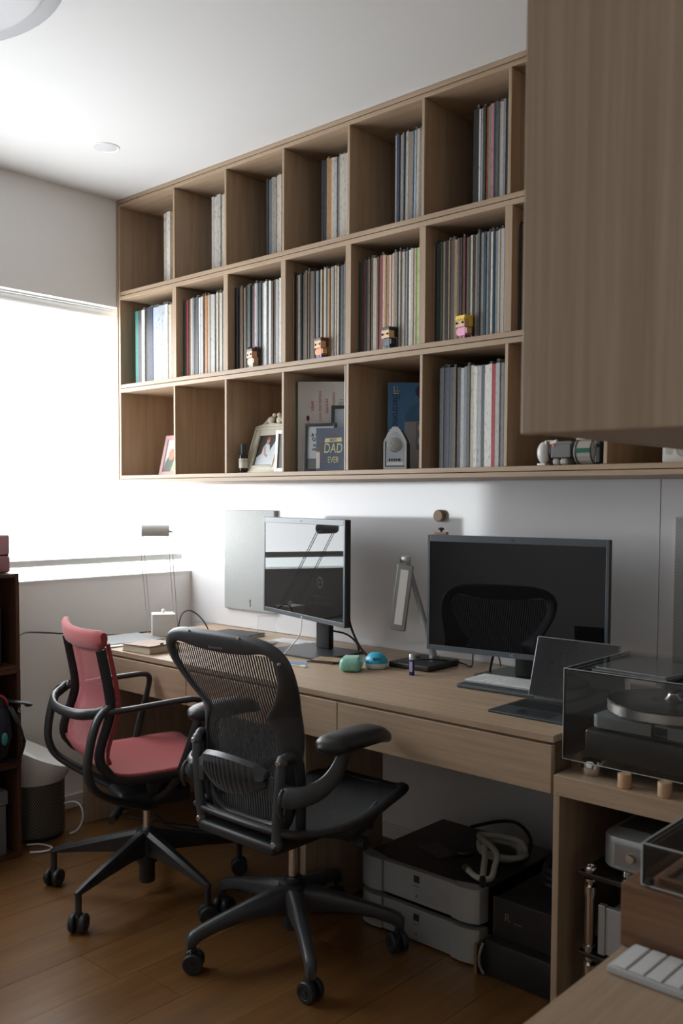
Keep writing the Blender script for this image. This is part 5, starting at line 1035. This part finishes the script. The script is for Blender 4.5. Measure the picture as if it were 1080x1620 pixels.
# backpack hanging out of the middle cube
NAVY = mat('navy_nylon', (.018, .018, .034), .6, noise=.3, nscale=40, bump=.3)
bg_ = thing('backpack', 'dark navy backpack stuffed into the middle walnut cube', 'bag', (.26, -1.19, .3555))
def blob(rows):
    return mb().loft([[(cx+rx*math.copysign(abs(math.cos(a))**.7, math.cos(a)), cy+ry*math.copysign(abs(math.sin(a))**.7, math.sin(a)), z) for a in [2*math.pi*j/20 for j in range(20)]] for cx, cy, rx, ry, z in rows])
mesh_obj('bag_body', blob([(.0, 0, .09, .06, .0005), (.02, 0, .12, .09, .03), (.03, .0, .125, .105, .10), (.02, .0, .115, .105, .18), (.0, 0, .09, .10, .235), (-.01, 0, .06, .07, .262)]), NAVY, bg_, sm=60)
mesh_obj('shoulder_strap', mb().sweep(smooth([(.06, .08, .22), (.11, .105, .215), (.125, .145, .205), (.12, .152, .196)], 5), .014, .006), BLACKP, bg_, sm=50)
mesh_obj('side_strap', mb().sweep(smooth([(.10, .09, .20), (.14, .10, .15), (.15, .115, .08), (.135, .105, .02), (.10, .08, .008)], 5), .010, .005), BLACKP, bg_, sm=50)
mesh_obj('ring', mb().sweep([(.120+.008*math.cos(R(30*i)), .118, .185+.008*math.sin(R(30*i))) for i in range(12)], .002, closed=True), STEEL, bg_, sm=50)
mesh_obj('red_trim', mb().sweep(smooth([(.09, .02, .25), (.11, .06, .24), (.115, .075, .21)], 5), .010, .005), col('trim_red', (.28, .015, .02)), bg_, sm=50)
mesh_obj('teal_tag', mb().ball((.150, .045, .10), .006, .012, .022), col('tag_teal', (.05, .30, .28)), bg_, sm=50)
ob = thing('orange_pouch', 'orange translucent pouch on the grey storage box', 'pouch', (.25, -1.20, .2465)); mesh_obj('pouch_body', mb().rbox(-.06, .085, -.05, .065, .0006, .066, .014, 3), mat('pouch_orange', (.50, .14, .04), .4, noise=.3, nscale=40), ob, sm=50); mesh_obj('pouch_clip', mb().rbox(.02, .088, .0, .03, .0662, .074, .003), BLACKP, ob)
gbx = thing('storage_box', 'grey cloth storage box with a lid in the bottom walnut cube', 'box', (.18, -1.22, .015)); GB2 = mat('grey_cloth', (.14, .145, .14), .8, noise=.1, nscale=300, bump=.3)
mesh_obj('box_body', mb().rbox(.045, .325, -1.365, -1.098, .0152, .195, .004), GB2, gbx, True); mesh_obj('box_lid', mb().rbox(.040, .330, -1.370, -1.092, .195, .246, .005), mat('grey_cloth_lid', (.16, .165, .155), .8, noise=.1, nscale=300), gbx, True)
# air purifier
PU = (.175, -.905)
pu = thing('air_purifier', 'silver perforated air purifier with a tilted white dome head', 'air purifier', (PU[0], PU[1], .0004))
MESHM = dots('purifier_perforation', (.30, .285, .26), (.035, .033, .03), 12, axes='uv', r=.32, rough=.4, metal=.4)
me = mesh_obj('filter_drum', mb().lathe([(.104, .012), (.112, .018), (.112, .212), (.108, .216)], seg=64), MESHM, pu, sm=40)
uv = me.data.uv_layers.new(name='wrap')
for pol in me.data.polygons:
    an = [math.atan2(me.data.vertices[v].co.y, me.data.vertices[v].co.x) % (2*math.pi) for v in pol.vertices]
    if max(an)-min(an) > 3: an = [a+2*math.pi if a < 3 else a for a in an]
    for li, a, v in zip(pol.loop_indices, an, pol.vertices): uv.data[li].uv = (a*1.0, me.data.vertices[v].co.z*10)
mesh_obj('base_ring', mb().lathe([(0, 0), (.100, 0), (.105, .004), (.105, .013), (0, .013)], seg=48), BLACKP, pu, sm=40)
hd_ = mb(); rings = []
nseg = 48
for k in range(9):
    t2 = k/8; ring = []
    for j in range(nseg):
        a = 2*math.pi*j/nseg; cx, cy = math.cos(a), math.sin(a)
        rr = .112+.020*math.sin(t2*math.pi*.62); zt = .325-.065*(cx*.45+cy*.9)
        ring.append((rr*cx, rr*cy, .216+(zt-.216)*t2))
    rings.append(ring)
rings.append([(x*.80, y*.80, z+.004) for x, y, z in rings[-1]]); rings.append([(x*.2, y*.2, (z+.004-.325)*.3+.325-.02) for x, y, z in rings[-1]])
hd_.loft(rings); mesh_obj('dome_head', hd_, WPLAS, pu, sm=50)
mesh_obj('head_button', mb().lathe([(0, -.002), (.010, -.002), (.011, 0), (0, 0)], c=(.0, -.1315, .262), seg=20, axis='y'), col('button_outline', (.6, .6, .58)), pu, sm=40)
cable('purifier_cord', [(.262, -.83, .12), (.285, -.80, .125), (.31, -.785, .105), (.318, -.785, .06), (.305, -.80, .02), (.285, -.82, .006)], .0038, WCABLE, 'white power cord looping beside the air purifier')
cable('purifier_cord', [(.345, -1.02, .005), (.37, -.99, .005), (.375, -.955, .005), (.35, -.94, .005), (.30, -.955, .005), (.27, -.99, .005)], .0042, WCABLE, 'white cord loop lying on the floor in front of the purifier')
